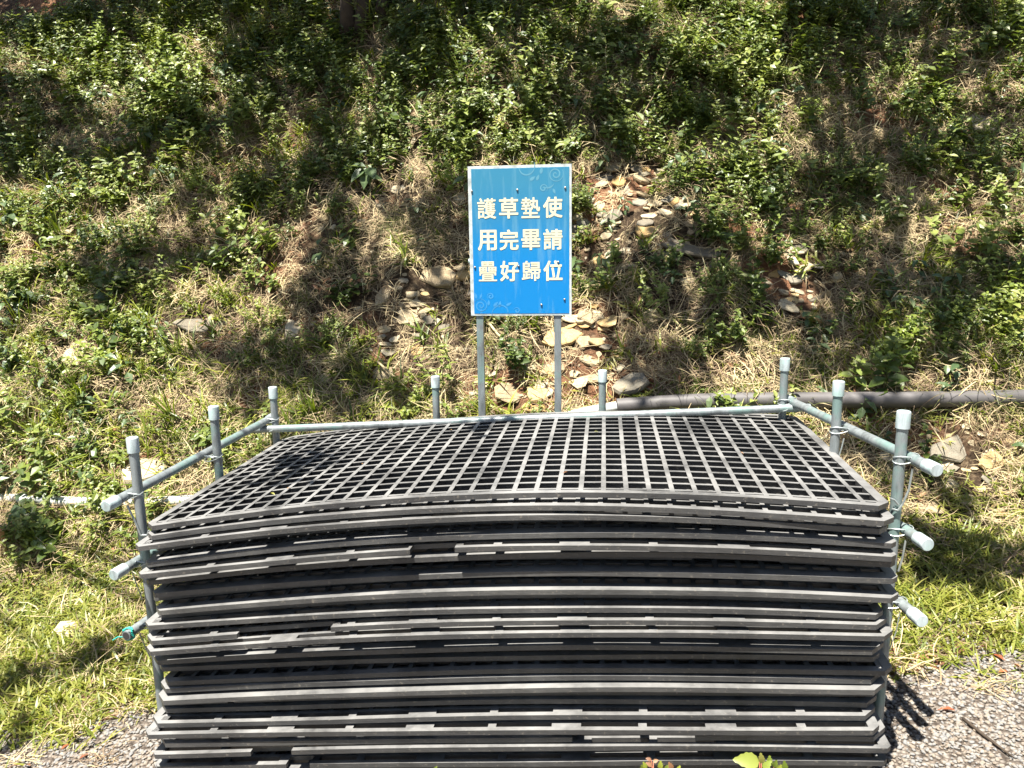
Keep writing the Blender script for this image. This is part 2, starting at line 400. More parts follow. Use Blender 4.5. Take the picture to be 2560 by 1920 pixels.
def slab(sd, n=None, thick=.22):
    """flat, angular piece of shale, unit size"""
    r = random.Random(sd); n = n or r.choice([5, 6, 6, 7, 8]); mb = MB()
    an = sorted(2*math.pi*(k+r.uniform(-.32, .32))/n for k in range(n)); rr = [r.uniform(.38, .56) for _ in an]
    asp = r.uniform(.6, .95)
    def ring(sc, z, jz): return [(math.cos(a)*q*sc, math.sin(a)*q*sc*asp, z+r.uniform(-jz, jz)) for a, q in zip(an, rr)]
    tl = r.uniform(-.06, .06)
    top = [(x, y, z+tl*x) for x, y, z in ring(.93, thick*.5, thick*.09)]
    vs = ring(.86, -thick*.5, .02)+ring(1.0, -thick*.12, thick*.1)+ring(1.02, thick*.28, thick*.1)+top+[(r.uniform(-.08, .08), r.uniform(-.08, .08), thick*r.uniform(.5, .62))]
    fs = [tuple(range(n-1, -1, -1))]+[(i*n+k, i*n+(k+1) % n, (i+1)*n+(k+1) % n, (i+1)*n+k) for i in range(3) for k in range(n)]
    fs += [(3*n+k, 3*n+(k+1) % n, 4*n) for k in range(n)]
    mb.add(vs, fs); return mb
def protos(name, mbs, mat, smooth=False):
    out = []
    for i, mb in enumerate(mbs):
        o = bpy.data.objects.new(name, mb.mesh(name, mat, smooth, True)); out.append(o)
    return out
P_TUFT = protos('tuft', [tuft(i, 20, (.06, .15), .0115) for i in range(6)], M_GRASS)
P_FINE = protos('fine', [tuft(20+i, 26, (.08, .24), .0042, (.1, .9), (.5, 1.9), .028) for i in range(5)], M_FINE)
P_TALL = protos('tall', [tuft(40+i, 14, (.22, .5), .008, (.05, .5), (.3, 1.2), .03) for i in range(3)], M_GRASS)
P_WEED = protos('weed', [weed(60+i, rnd.choice([3, 4, 5])) if i < 4 else weed(60+i, 3, (.06, .16), .046, .026, 4) if i < 7 else weed(60+i, 5, (.05, .12), .02, .013, 7) for i in range(9)], M_LEAF)
P_BROAD = protos('broad', [broad(80+i) for i in range(4)], M_BROAD)
P_STRAW = protos('straw', [strawclump(100+i) for i in range(6)], M_STRAW)
P_CARPET = protos('carpet', [carpet(120+i) for i in range(5)], M_CARPET)
P_PEB = protos('peb', [pebble(140+i, .5+.1*(i % 4)) for i in range(8)], M_PEBBLE, True)
P_CHIP = protos('chip', [slab(160+i, thick=.25) for i in range(8)], M_STONE)
P_DEAD = []
for i in range(4):
    mb = MB(); r_ = random.Random(180+i)
    for k in range(5):
        a = r_.uniform(0, 6.283); leaf(mb, (r_.uniform(-.05, .05), r_.uniform(-.05, .05), r_.uniform(.005, .03)), (math.cos(a), math.sin(a), r_.uniform(-.2, .4)), (r_.uniform(-.5, .5), r_.uniform(-.5, .5), 1), r_.uniform(.025, .06), r_.uniform(.01, .022), r_.random(), r_.uniform(.0, .6))
    P_DEAD += protos('dead', [mb], M_DEAD)

def scatter(name, pts, rots, scl, variants, label, cat, sd=0):
    """one object: points that carry turn, size and which variant; geometry nodes put the variants on them"""
    n = len(pts)
    me = bpy.data.meshes.new(name); me.from_pydata([tuple(p) for p in pts], [], [])
    a = me.attributes.new('rot', 'FLOAT_VECTOR', 'POINT'); a.data.foreach_set('vector', np.asarray(rots, np.float32).ravel())
    a = me.attributes.new('scl', 'FLOAT', 'POINT'); a.data.foreach_set('value', np.asarray(scl, np.float32))
    g = np.random.default_rng(sd)
    a = me.attributes.new('idx', 'INT', 'POINT'); a.data.foreach_set('value', g.integers(0, len(variants), n).astype(np.int32))
    o = bpy.data.objects.new(name, me); COL.objects.link(o)
    ng = bpy.data.node_groups.new(name, 'GeometryNodeTree')
    ng.interface.new_socket('Geometry', in_out='INPUT', socket_type='NodeSocketGeometry')
    ng.interface.new_socket('Geometry', in_out='OUTPUT', socket_type='NodeSocketGeometry')
    gi = ng.nodes.new('NodeGroupInput'); go = ng.nodes.new('NodeGroupOutput')
    jn = ng.nodes.new('GeometryNodeJoinGeometry')
    for v in variants:
        oi = ng.nodes.new('GeometryNodeObjectInfo'); oi.inputs['Object'].default_value = v; oi.inputs['As Instance'].default_value = True
        ng.links.new(oi.outputs['Geometry'], jn.inputs[0])
    ip = ng.nodes.new('GeometryNodeInstanceOnPoints'); ip.inputs['Pick Instance'].default_value = True
    def at(nm, dt):
        q = ng.nodes.new('GeometryNodeInputNamedAttribute'); q.data_type = dt; q.inputs['Name'].default_value = nm
        return q.outputs['Attribute']
    ng.links.new(gi.outputs[0], ip.inputs['Points']); ng.links.new(jn.outputs[0], ip.inputs['Instance'])
    ng.links.new(at('rot', 'FLOAT_VECTOR'), ip.inputs['Rotation']); ng.links.new(at('scl', 'FLOAT'), ip.inputs['Scale'])
    ng.links.new(at('idx', 'INT'), ip.inputs['Instance Index'])
    ng.links.new(ip.outputs[0], go.inputs[0])
    m = o.modifiers.new('scatter', 'NODES'); m.node_group = ng
    tag(o, label, cat, kind='stuff'); return o
def orient(nv, g, keep=.5, tilt=.25):
    """rotations that blend the surface normal with straight up, random turn"""
    out = np.zeros((len(nv), 3)); up = np.array([0, 0, 1.])
    for i, q in enumerate(nv):
        z = q*keep+up*(1-keep)+g.normal(0, tilt, 3)*.5; z = Vector(z).normalized()
        rq = z.to_track_quat('Z', 'Y') @ Quaternion((0, 0, 1), g.uniform(0, 6.283)); out[i] = rq.to_euler()
    return out
def sample(n, sd, x=(-5.4, 5.5), y=(1.0, 6.9)):
    if x[1] == 5.5: n = int(n*1.2)
    """points spread evenly over the real surface"""
    g = np.random.default_rng(sd)
    X = g.uniform(*x, n); Y = g.uniform(*y, n)
    s = (Y > toe(X)); keep = (s | (g.random(n) < .66)) & (np.abs(X) < .72*Y+1.45)
    X = X[keep]; Y = Y[keep]
    return X, Y, Hn(X, Y), g
# the stack's footprint, so that nothing grows through it
TH = R(7.0)
SU = np.array([math.cos(TH), -math.sin(TH), 0]); SV = np.array([math.sin(TH), math.cos(TH), 0])
SO = np.array([-1.053, 2.030, 0.0])
def uv(X, Y): 
    dx = X-SO[0]; dy = Y-SO[1]
    return dx*SU[0]+dy*SU[1], dx*SV[0]+dy*SV[1]
def outside(X, Y, m=.02):
    u, v = uv(X, Y); return ~((u > -m-.0) & (u < 2.0+m) & (v > -m-.03) & (v < 1.0+m))
def place(name, n, sd, dens, variants, label, cat, scl=(.7, 1.3), keep=.5, tilt=.25, lift=0, **kw):
    X, Y, Z, g = sample(n, sd, **kw)
    qx, qy = qpix(X, Y, Z); bank = np.clip((Y-toe(X))/.25+.5, 0, 1)
    d = dens(X, Y, qx, qy, bank); k = (g.random(len(X)) < d) & outside(X, Y); k &= clear_stones(qx, qy) | (g.random(len(X)) < .10) | (np.arange(len(X)) < (0 if name not in ('stone_chips', 'gravel') else len(X)))
    X, Y, Z = X[k], Y[k], Z[k]
    rots = orient(nrm(X, Y), g, keep, tilt)
    return scatter(name, np.stack([X, Y, Z+lift], -1), rots, g.uniform(*scl, len(X)), variants, label, cat, sd)
def nz(X, Y, f, sd): return fbm(X*f, Y*f*.8, sd, 3)
lush = lambda qx, qy: blob(qx, qy, LUSH)
bare = lambda qx, qy: blob(qx, qy, BARE)
sm = lambda a, lo, hi: np.clip((a-lo)/(hi-lo), 0, 1)
# ------------------------------------------------------------------ where the stones lie (picture-view spots on the slope)
big_st = [(1270,682,50,46,M_STONE,'pale square shale slab just below the right corner of the blue sign'),
 (1213,733,92,58,M_OCHRE,'large ochre slab behind the right sign post'),(1313,692,44,48,M_OCHRE,'buff cracked stone beside the pale square slab right of the sign'),
 (1408,687,42,40,M_STONE,'pale angular stone standing alone in shadow right of the sign'),(1748,680,58,58,M_OCHRE,'big tan stone in the sun above the right corner post'),
 (1706,664,52,24,M_STONE,'flat pale slab leaning against the big tan stone'),(948,602,76,44,M_STONE,'large smooth pale stone in dappled shade left of the sign'),
 (888,684,72,34,M_STONE,'pale layered slab lying left below the sign'),(829,640,34,56,M_STONE,'upright pale shale plate left of the layered slab'),
 (632,710,36,44,M_STONE,'grey buff stone standing on edge, left of the middle of the slope'),(621,742,52,22,M_STONE,'pointed pale flake below the stone standing on edge'),
 (424,706,88,34,M_GREYST,'long grey rock lying in red soil on the left of the slope'),(257,572,46,42,M_STONE,'rounded pale stone in dry grass at upper left'),
 (371,570,44,28,M_STONE,'pale triangular stone beside green leaves at upper left'),(147,498,36,22,M_STONE,'small cream stone at far upper left'),
 (168,762,56,84,M_STONE,'large pale boulder half covered by leaves on the left'),(318,1020,96,60,M_STONE,'flat pale rock behind the left front post of the rack'),
 (1100,850,62,56,M_STONE,'large cream slab behind the mats between the two sign posts'),(1158,852,50,34,M_OCHRE,'orange stained stone at the foot of the right sign post'),
 (1190,800,64,26,M_STONE,'flat pale slab crossed by the right sign post'),(1362,833,84,42,M_GREYST,'broad grey stone in deep shade behind the inner right post'),
 (1296,815,60,34,M_STONE,'pale stone behind the cap of the inner right post'),(1272,778,48,28,M_STONE,'buff stone above the inner right post'),
 (828,812,62,42,M_STONE,'rounded pale stone above the back left of the stack'),(1335,868,150,18,M_GREYST,'long flat shale ledge just above the end of the grey pipe'),
 (2048,972,104,58,M_GREYST,'broad brown rock right of the rack below the grey pipe'),(1985,905,40,34,M_GREYST,'grey rock just beside the right rail'),
 (2140,1000,60,36,M_OCHRE,'buff rock at far right below the grey pipe'),(2012,1100,56,24,M_STONE,'thin pale flake on bare soil right of the rack'),
 (2092,1082,46,30,M_STONE,'pale stone on bare soil at far right'),(156,1362,66,34,M_STONE,'flat pale stone in the short grass at lower left'),
 (224,1206,24,52,M_STONE,'curved pale flake standing in grass left of the second rail'),(1500,541,130,34,M_GREYST,'dark overhanging shale ledge in shade right of the sign'),
 (1320,470,56,26,M_GREYST,'tilted grey flake in the rubble right of the sign'),(1040,450,60,24,M_STONE,'pale flat stone just left of the sign top'),
 (2085,220,40,28,M_STONE,'pale stone beside leaves at the upper right'),(1905,285,34,20,M_STONE,'pink buff stone below the sunlit tuft at upper right'),
 (2120,270,64,30,M_STONE,'layered pale rock at the upper right edge'),(1730,580,52,40,M_STONE,'yellowish stone block in the rubble at right'),
 (2175,1235,60,30,M_GREYST,'dull brown stone in shaded grass at far right')]
RUB = []
big_st += [(1238, 690, 46, 22, M_STONE, 'flat cream slab directly under the right half of the sign'), (1180, 850, 40, 26, M_STONE, 'cream wedge shaped stone left of the right sign post foot'), (1262, 740, 40, 30, M_STONE, 'pale slab right of the large ochre slab'), (1250, 820, 56, 34, M_STONE, 'cream slab right of the foot of the right sign post'), (700, 820, 34, 22, M_STONE, 'small buff slab in the shade above the back left post'), (1150, 905-20, 60, 20, M_OCHRE, 'rusty flat slab close behind the back rail'), (905, 655, 40, 22, M_STONE, 'pale flake on top of the layered slab left of the sign')]
LAND = [((1350, 450), 'right of the sign'), ((1290, 700), 'below the right corner of the sign'), ((1740, 610), 'above the back right post'), ((1140, 830), 'between the two sign posts'),
        ((870, 690), 'left below the sign'), ((2060, 980), 'right of the right hand rail'), ((1270, 800), 'behind the inner right post'), ((2080, 520), 'in dappled light near the right edge'),
        ((900, 430), 'left of the top of the sign'), ((450, 560), 'at the middle left of the slope'), ((330, 800), 'above the left rail'), ((650, 700), 'above the back left corner of the stack'),
        ((1500, 560), 'by the dark shale ledge'), ((1900, 800), 'just above the grey pipe'), ((400, 200), 'near the top left among weeds'), ((1100, 200), 'above the sign'), ((1650, 200), 'near the top right among weeds'),
        ((2090, 1120), 'on bare soil at far right'), ((150, 600), 'near the left edge of the slope'), ((2100, 200), 'at the top right corner'), ((900, 850), 'behind the back rail'), ((1900, 400), 'in shaded grass at right'),
        ((60, 850), 'at the left edge above the white pipe'), ((200, 900), 'above the middle of the white pipe'), ((420, 880), 'behind the left middle post'), ((520, 960), 'beside the top left rail'),
        ((100, 1100), 'just below the white pipe'), ((300, 640), 'in the shadow patch left of centre'), ((540, 820), 'above the left back post'), ((760, 800), 'above the back rail at left'),
        ((60, 380), 'at the left edge of the upper slope'), ((230, 400), 'in half shade at upper left'), ((400, 420), 'below the tall sunlit bush'), ((100, 80), 'in the top left corner'), ((250, 120), 'left of the tall sunlit bush'),
        ((560, 80), 'right of the tall sunlit bush'), ((600, 300), 'at upper left between two shadows'), ((760, 450), 'beside the vertical shadow band'), ((830, 230), 'below the tree stems'), ((980, 60), 'right of the tree stems at the top'),
        ((1250, 60), 'at the top edge above the sign'), ((1450, 60), 'at the top edge right of the middle'), ((1420, 260), 'above the rubble right of the sign'), ((1650, 400), 'right of the rubble near the sign'),
        ((1850, 60), 'at the top edge of the shaded grass'), ((2000, 130), 'above the round sunlit grass clump'), ((1850, 250), 'left of the round sunlit grass clump'), ((2180, 420), 'at the right edge, halfway up the slope'),
        ((2000, 680), 'in the large shadow at right'), ((2170, 800), 'at the right end above the grey pipe'), ((1550, 720), 'between the inner and corner right posts'), ((1000, 740), 'left of the left sign post'), ((1420, 800), 'in deep shade above the grey pipe end')]
def near(qx, qy): return min(LAND, key=lambda l: math.hypot(l[0][0]-qx, l[0][1]-qy))[1]
def near_label(q):
    c = {'shale': 'pale', 'ochre_shale': 'ochre', 'grey_shale': 'grey'}[q[4].name]
    sz = 'tiny' if q[2] < 15 else 'small' if q[2] < 24 else 'fist sized'
    sh = 'flat shale flake' if q[3] < q[2]*.5 else 'blocky shale stone'
    return sz+' '+c+' '+sh+' '+near(q[0], q[1])
def rubble(cx, cy, rx, ry, n, w=(14, 40), mats=(M_STONE, M_STONE, M_OCHRE, M_GREYST)):
    for i in range(n):
        a = rnd.uniform(0, 6.283); q = math.sqrt(rnd.random()); w0 = rnd.uniform(*w)*rnd.uniform(.7, 1)
        RUB.append((cx+rx*q*math.cos(a), cy+ry*q*math.sin(a), w0, w0*rnd.uniform(.3, .75), rnd.choice(mats)))
rubble(1370, 470, 140, 120, 80, (14, 52)); rubble(1100, 600, 950, 330, 50, (10, 34)); rubble(960, 700, 150, 130, 34, (12, 46)); rubble(1480, 600, 200, 130, 26, (12, 40)); rubble(1290, 700, 80, 80, 22, (16, 42)); rubble(1740, 600, 70, 80, 26, (16, 50)); rubble(1140, 830, 130, 45, 20, (14, 38))
rubble(870, 690, 90, 60, 18, (14, 42)); rubble(2060, 980, 150, 90, 28, (18, 50)); rubble(1260, 790, 100, 50, 20, (14, 42)); rubble(2080, 520, 110, 90, 14, (14, 34))
rubble(900, 430, 110, 30, 12, (14, 38)); rubble(1900, 560, 260, 230, 22, (12, 28)); rubble(500, 640, 330, 200, 24, (12, 28)); rubble(1200, 300, 700, 200, 16, (10, 24)); rubble(2060, 1120, 110, 50, 12, (14, 32))
SP = np.array([q[:4] for q in big_st]+[q[:4] for q in RUB], float)
def clear_stones(qx, qy, grow=1.0):
    """False where a scattered plant would sit on top of a stone"""
    ok = np.ones(len(qx), bool)
    for cx, cy, w, h in SP:
        ok &= (((qx-cx)/(w*.5*grow+3))**2+((qy-cy)/(h*.5*grow+3))**2) > 1
    return ok
# dry litter first: it covers nearly all of the bank
place('dry_straw', 16500, 1, lambda X, Y, qx, qy, b: (b*.9+(1-b)*(.17*(1-gravel_mask(X, Y))+.008))*(1-.5*lush(qx, qy))*(1-.45*blob(qx, qy, [(1350,470,130,120),(1290,700,90,80),(1740,610,70,70),(2060,980,150,90),(700,560,90,120,1.5),(930,660,120,110,.9),(1450,560,140,90,.8),(430,710,80,45,1.5),(330,345,60,25,1.3),(2090,1120,100,50,1.5),(640,210,50,40),(900,440,60,30)])), P_STRAW,
      'dry tan grass stalks and litter matted over the slope', 'straw', (.6, 1.35), .95, .35)
place('dead_leaves', 2600, 2, lambda X, Y, qx, qy, b: b*.5+.10*(1-b), P_DEAD, 'brown dead leaves scattered through the slope litter', 'leaves', (.6, 1.2), .95, .4)
place('fine_grass', 9500, 3, lambda X, Y, qx, qy, b: b*(.24+.75*sm(nz(X, Y, 1.6, 5), .42, .6)*sm(qx, 300, 1300))*(1-.85*bare(qx, qy)), P_FINE,
      'thin olive grass growing in loose patches over the slope', 'grass', (.5, 1.15), .45, .3)
place('green_grass', 14000, 4, lambda X, Y, qx, qy, b: b*(.10+.62*sm(nz(X, Y, 1.9, 9), .46, .64)+.55*blob(qx, qy, [(150,850,260,170),(330,930,200,90),(120,440,160,90),(700,800,260,70,.7),(560,930,120,80,.8),(330,760,120,80,.8),(1900,700,300,120,.35),(60,700,80,80,.5)]))*(1-.8*bare(qx, qy)), P_TUFT,
      'bright green broad bladed grass on the slope', 'grass', (.5, 1.35), .45, .3)
place('leafy_weeds', 12000, 5, lambda X, Y, qx, qy, b: b*((.09+.45*sm(nz(X, Y, 1.7, 14), .48, .64))*(1-.75*blob(qx, qy, [(150,850,260,190),(400,930,220,110),(60,520,100,120),(640,860,200,80)]))+.85*lush(qx, qy)*(.12+.88*sm(qy, 800, 560))+.45*sm(qy, 420, 60))*(1-.8*bare(qx, qy)), P_WEED,
      'small leaved green weeds growing over the slope', 'weeds', (.6, 1.7), .45, .3)
place('broad_weeds', 2600, 6, lambda X, Y, qx, qy, b: b*(.05+.4*sm(nz(X, Y, 1.3, 18), .5, .62)+.15*sm(qy, 500, 0)), P_BROAD,
      'grey green broad leaved seedlings between the weeds', 'weeds', (.5, 1.1), .5, .3)
place('tall_grass', 900, 7, lambda X, Y, qx, qy, b: b*(.03+.45*sm(qy, 180, -60))*(1-.6*bare(qx, qy)), P_TALL,
      'tall bending grass near the top of the slope', 'grass', (.5, 1.0), .25, .2)
place('short_grass', 20000, 8, lambda X, Y, qx, qy, b: (1-b*.75)*np.clip(1.15-gravel_mask(X, Y)*1.05, 0, 1)*(.7+.7*sm(nz(X, Y, 2.2, 25), .35, .55))*np.where(gravel_mask(X, Y) > .6, .40*sm(nz(X, Y, 3.1, 28), .45, .58), 1), P_CARPET,
      'short bright grass carpeting the foot of the slope', 'grass', (.7, 1.6), .8, .25, y=(1.0, 4.0))
place('stone_chips', 6500, 9, lambda X, Y, qx, qy, b: b*(.10+.9*bare(qx, qy)**1.5)+.05*(1-b), P_CHIP, 'small pale shale chips strewn among the litter', 'stones', (.015, .05), .95, .5, .004)
place('gravel', 135000, 10, lambda X, Y, qx, qy, b: (1-b)*gravel_mask(X, Y), P_PEB, 'beige and grey pebbles lying loose in front of the stack', 'gravel', (.007, .0185), .9, .8, .003, x=(-2.9, 3.1), y=(1.0, 3.0))

# ------------------------------------------------------------------ the stack of mats
def plastic():
    m, n, p = newmat('black_plastic'); oi = N(n, 'ShaderNodeObjectInfo')
    co = objco(n, (1, 1, 1)); cs = objco(n, (3, 45, 60))
    q = noise(n, 7, 5, .6, co, .3); st = noise(n, 4, 6, .7, cs); sc = noise(n, 90, 4, .6, co)
    a = N(n, 'ShaderNodeMath', operation='MULTIPLY_ADD'); a.inputs[1].default_value = .22
    n.links.new(oi.outputs['Random'], a.inputs[0]); n.links.new(q.outputs[0], a.inputs[2])
    r = ramp(n, [(.3, (.028, .028, .030)), (.6, (.055, .055, .056)), (.9, (.095, .094, .092))], a.outputs[0])
    r2 = ramp(n, [(.35, (.70, .70, .70)), (.55, (1, 1, 1)), (.75, (1.0, 1.0, 1.0))], st.outputs[0])
    c = mix(n, 1., r.outputs[0], r2.outputs[0], 'MULTIPLY')
    d = ramp(n, [(.60, (0, 0, 0)), (.72, (1, 1, 1))], sc.outputs[0])
    c = mix(n, mix(n, .45, (0, 0, 0), d.outputs[0]), c, (.26, .23, .19))
    ge = N(n, 'ShaderNodeNewGeometry'); sz = N(n, 'ShaderNodeSeparateXYZ'); n.links.new(ge.outputs['True Normal'], sz.inputs[0])
    dm = N(n, 'ShaderNodeMath', operation='MULTIPLY'); dz = ramp(n, [(.6, (0, 0, 0)), (.95, (1, 1, 1))], sz.outputs[2]); n.links.new(dz.outputs[0], dm.inputs[0]); dn = ramp(n, [(.32, (.12, .12, .12)), (.62, (1, 1, 1))], q.outputs[0]); n.links.new(dn.outputs[0], dm.inputs[1])
    c = mix(n, dm.outputs[0], c, (.215, .213, .21))      # pale dust tone on upward faces, also painting in their sunlit sheen
    n.links.new(c, p.inputs['Base Color']); p.inputs['Roughness'].default_value = .48; p.inputs['Specular IOR Level'].default_value = .6
    bump(n, p, st.outputs[0], .25, .003); return m
M_PLASTIC = plastic()
NM = 33; T = .0136
W_, D_ = 2.0, 1.0
def zlin(k):
    """heights of the underside of mat k (0 = lowest) at the left and right ends, and its bow"""
    a = (k-2)/(NM-3)
    return -.052+a*(.6845-T+.052), .118+a*(.801-T-.118), .006+.060*max(a, 0)**1.25
def make_mat(k, style, du, dv, yaw, ch=.035, notches=(), slots=True):
    mb = MB(); g = 18
    def strip(u0, u1, v0, v1, z0, z1, seg=.07, taper=0):
        """bar with square section, cut along u so that it can bow; taper narrows its top"""
        n = max(1, int(round((u1-u0)/seg))); vs = []; fs = []
        for i in range(n+1):
            u = u0+(u1-u0)*i/n
            vs += [(u, v0, z0), (u, v1, z0), (u, v1-taper, z1), (u, v0+taper, z1)]
        for i in range(n):
            b = 4*i
            fs += [(b, b+1, b+5, b+4), (b+1, b+2, b+6, b+5), (b+2, b+3, b+7, b+6), (b+3, b, b+4, b+7)]
        fs += [(3, 2, 1, 0), (4*n, 4*n+1, 4*n+2, 4*n+3)]
        mb.add(vs, fs)
    def prism(pts, z0, z1):
        n = len(pts); mb.add([(a, b, z0) for a, b in pts]+[(a, b, z1) for a, b in pts],
              [tuple(range(n-1, -1, -1)), tuple(range(n, 2*n))]+[(i, (i+1) % n, n+(i+1) % n, n+i) for i in range(n)])
    rim = {'plain': .022, 'slot': .046, 'wide': .040}[style]; so_, si_ = .015, .011
    c = ch; cp = c*.55
    def edge(v0, sg):
        """long rim: sg=+1 front edge at v0=0, -1 back edge at v0=D_"""
        def st(a, b, x0, x1, z1=T, seg=.07):
            lo, hi = sorted((v0+sg*x0, v0+sg*x1)); strip(a, b, lo, hi, 0, z1, seg)
        spans = [(c, W_-c)]
        if sg > 0:
            for a, b in notches:
                new = []
                for s0, s1 in spans:
                    if a < s1 and b > s0:
                        if a > s0: new.append((s0, a))
                        if b < s1: new.append((b, s1))
                    else: new.append((s0, s1))
                spans = new
        for a, b in spans:
            if style == 'slot' and sg > 0:
                st(a, b, 0, so_)
                u = .05; wide = False
                while u < W_-.05:
                    e0, e1 = u+.15, u+.15+(.078 if wide else .022); wide = not wide
                    lo, hi = max(a, e0), min(b, e1)
                    if hi-lo > .004: st(lo, hi, so_-.0002, rim-si_+.0002, T-.0004)
                    u = e1
                for x in (a, max(a, .0)): st(x, min(x+.02, b), so_-.0002, rim-si_+.0002, T-.0005)
            else: st(a, b, 0, rim-si_ if style == 'wide' else rim)
        if style != 'plain': st(c, W_-c, rim-si_+(.0003 if style == 'wide' else 0), rim, T-.0006)
    edge(0, 1); edge(D_, -1)
    for sgn, u0 in ((1, 0), (-1, W_)):          # short rims and cut corners
        lo, hi = sorted((u0, u0+sgn*.026)); 
        n = 8
        prism([(lo, c), (hi, c), (hi, D_-c), (lo, D_-c)], 0, T)
        for v0, sv in ((0, 1), (D_, -1)):
            pts = [(u0+sgn*c, v0), (u0+sgn*c, v0+sv*rim), (u0+sgn*.026, v0+sv*c), (u0, v0+sv*c)]
            if sv*sgn < 0: pts = pts[::-1]
            prism(pts, 0, T-.0002)
    pu = .0588; nb = 33
    for i in range(nb):                          # ribs that run front to back
        u = W_/2+(i-(nb-1)/2)*pu-((du+pu/2)%pu-pu/2)
        for w, z0, z1 in ((.0128, T-.0032, T-.0012), (.0035, -.0042, T-.0032)):
            vs = [(u-w/2, rim-.004, z0), (u+w/2, rim-.004, z0), (u+w/2, D_-rim+.004, z0), (u-w/2, D_-rim+.004, z0),
                  (u-w/2, rim-.004, z1), (u+w/2, rim-.004, z1), (u+w/2, D_-rim+.004, z1), (u-w/2, D_-rim+.004, z1)]
            mb.add(vs, [(3,2,1,0),(4,5,6,7),(0,1,5,4),(1,2,6,5),(2,3,7,6),(3,0,4,7)])
    nr = 17 if style == 'plain' else 16; pv = .0571; V0 = .022+.0185-((dv+pv/2)%pv-pv/2)
    while V0 < rim+.012: V0 += pv
    while V0+(nr-1)*pv > D_-rim-.01: nr -= 1
    for j in range(nr):                          # ribs that run along the mat
        v = V0+j*pv; w = .0112
        strip(.022, W_-.022, v-w/2, v+w/2, T-.0040, T-.0024, .1, 0)
        strip(.022, W_-.022, v-.0014+.0015, v+.0014+.0015, -.0045, T-.0040, .1, 0)
    zl, zr, bow = zlin(k)
    r = random.Random(k*5+1); bw = bow+r.uniform(-.0035, .0035)*(0 if k > NM-1.5 else 1); wob = r.uniform(-.001, .001); sk = r.uniform(-.003, .003); eL = r.uniform(-.0045, .004)*(0 if k > NM-1.5 else 1); eR = r.uniform(-.0045, .004)*(0 if k > NM-1.5 else 1); zl += sk; zr -= sk*r.uniform(-.6, 1); ph = r.uniform(0, 6)
    vv = []
    ct, sn = math.cos(yaw), math.sin(yaw)
    for (u, v, z) in mb.v:
        t = u/W_; s = 4*t*(1-t)
        zz = zl+(zr-zl)*t+bw*(1-.2*v)*s**1.1+z+eL*max(0, 1-t*3.2)**2+eR*max(0, 3.2*t-2.2)**2+(0 if k > NM-1.5 else 1)*(.0011*math.sin(7.5*t+ph)+.0008*math.sin(13*t+ph*2.3))
        uu = u-W_/2; vq = v-D_/2
        U_ = W_/2+uu*ct-vq*sn+du; V_ = D_/2+uu*sn+vq*ct+dv
        P = SO+SU*U_+SV*V_
        vv.append((P[0], P[1], zz+.006*v))
    mb.v = vv
    org = SO+SU*W_/2+SV*D_/2; oz = (zl+zr)/2
    mb.v = [(x-org[0], y-org[1], z-oz) for x, y, z in mb.v]
    o = mb.obj('grid_mat', M_PLASTIC); o.location = (org[0], org[1], oz)
    return o
SPEC_EXTRA = {31: ('plain', .0, -.03, .001, ()), 32: ('plain', .01, -.02, -.001, ())}
ORD = ['topmost', 'second', 'third', 'fourth', 'fifth', 'sixth', 'seventh', 'eighth', 'ninth', 'tenth', 'eleventh', 'twelfth', 'thirteenth', 'fourteenth',
       'fifteenth', 'sixteenth', 'seventeenth', 'eighteenth', 'nineteenth', 'twentieth', 'twenty-first', 'twenty-second', 'twenty-third', 'twenty-fourth',
       'twenty-fifth', 'twenty-sixth', 'twenty-seventh', 'twenty-eighth', 'twenty-ninth', 'thirtieth', 'thirty-first', 'thirty-second', 'lowest']
# style, shift sideways, shift forward(-), turn, notches in the front rim
SPEC = {0: ('plain', 0, .0, 0, ()), 1: ('plain', .022, -.022, -.016, ()), 2: ('slot', -.012, -.018, .007, ()), 3: ('plain', .012, .004, .004, ()),
        4: ('wide', .02, -.012, .003, ()), 5: ('slot', -.004, -.026, .006, ((.78, .90),)), 6: ('wide', .008, -.014, .002, ((.0, .0),)),
        7: ('plain', .012, .006, 0, ((1.52, 1.74),)), 8: ('wide', .02, -.006, -.003, ()), 9: ('plain', .0, -.004, .001, ()),
        10: ('wide', .03, -.014, -.001, ()), 11: ('plain', 0, .014, 0, ()), 12: ('slot', .004, -.004, 0, ()), 13: ('slot', .002, -.020, .004, ((.29, .56),)),
        14: ('slot', .0, -.032, .005, ()), 15: ('plain', .01, .0, 0, ()), 16: ('wide', .012, -.018, -.004, ()), 17: ('plain', .006, -.010, .003, ()),
        18: ('plain', .012, -.024, -.006, ()), 19: ('plain', .02, .002, 0, ()), 20: ('plain', .012, .0, .002, ()), 21: ('wide', .01, -.010, .003, ()),
        22: ('plain', .0, -.028, .001, ((.22, .24),)), 23: ('plain', .008, -.012, -.002, ()), 24: ('slot', -.012, -.002, 0, ()), 25: ('slot', .0, -.026, -.002, ()),
        26: ('slot', .01, -.014, .003, ((1.2, 1.52),)), 27: ('slot', .012, -.024, .002, ((.30, .42),)), 28: ('plain', .008, -.036, -.001, ()),
        29: ('slot', .012, -.012, 0, ((.4, .47),)), 30: ('plain', .0, -.022, 0, ())}
SPEC.update(SPEC_EXTRA)
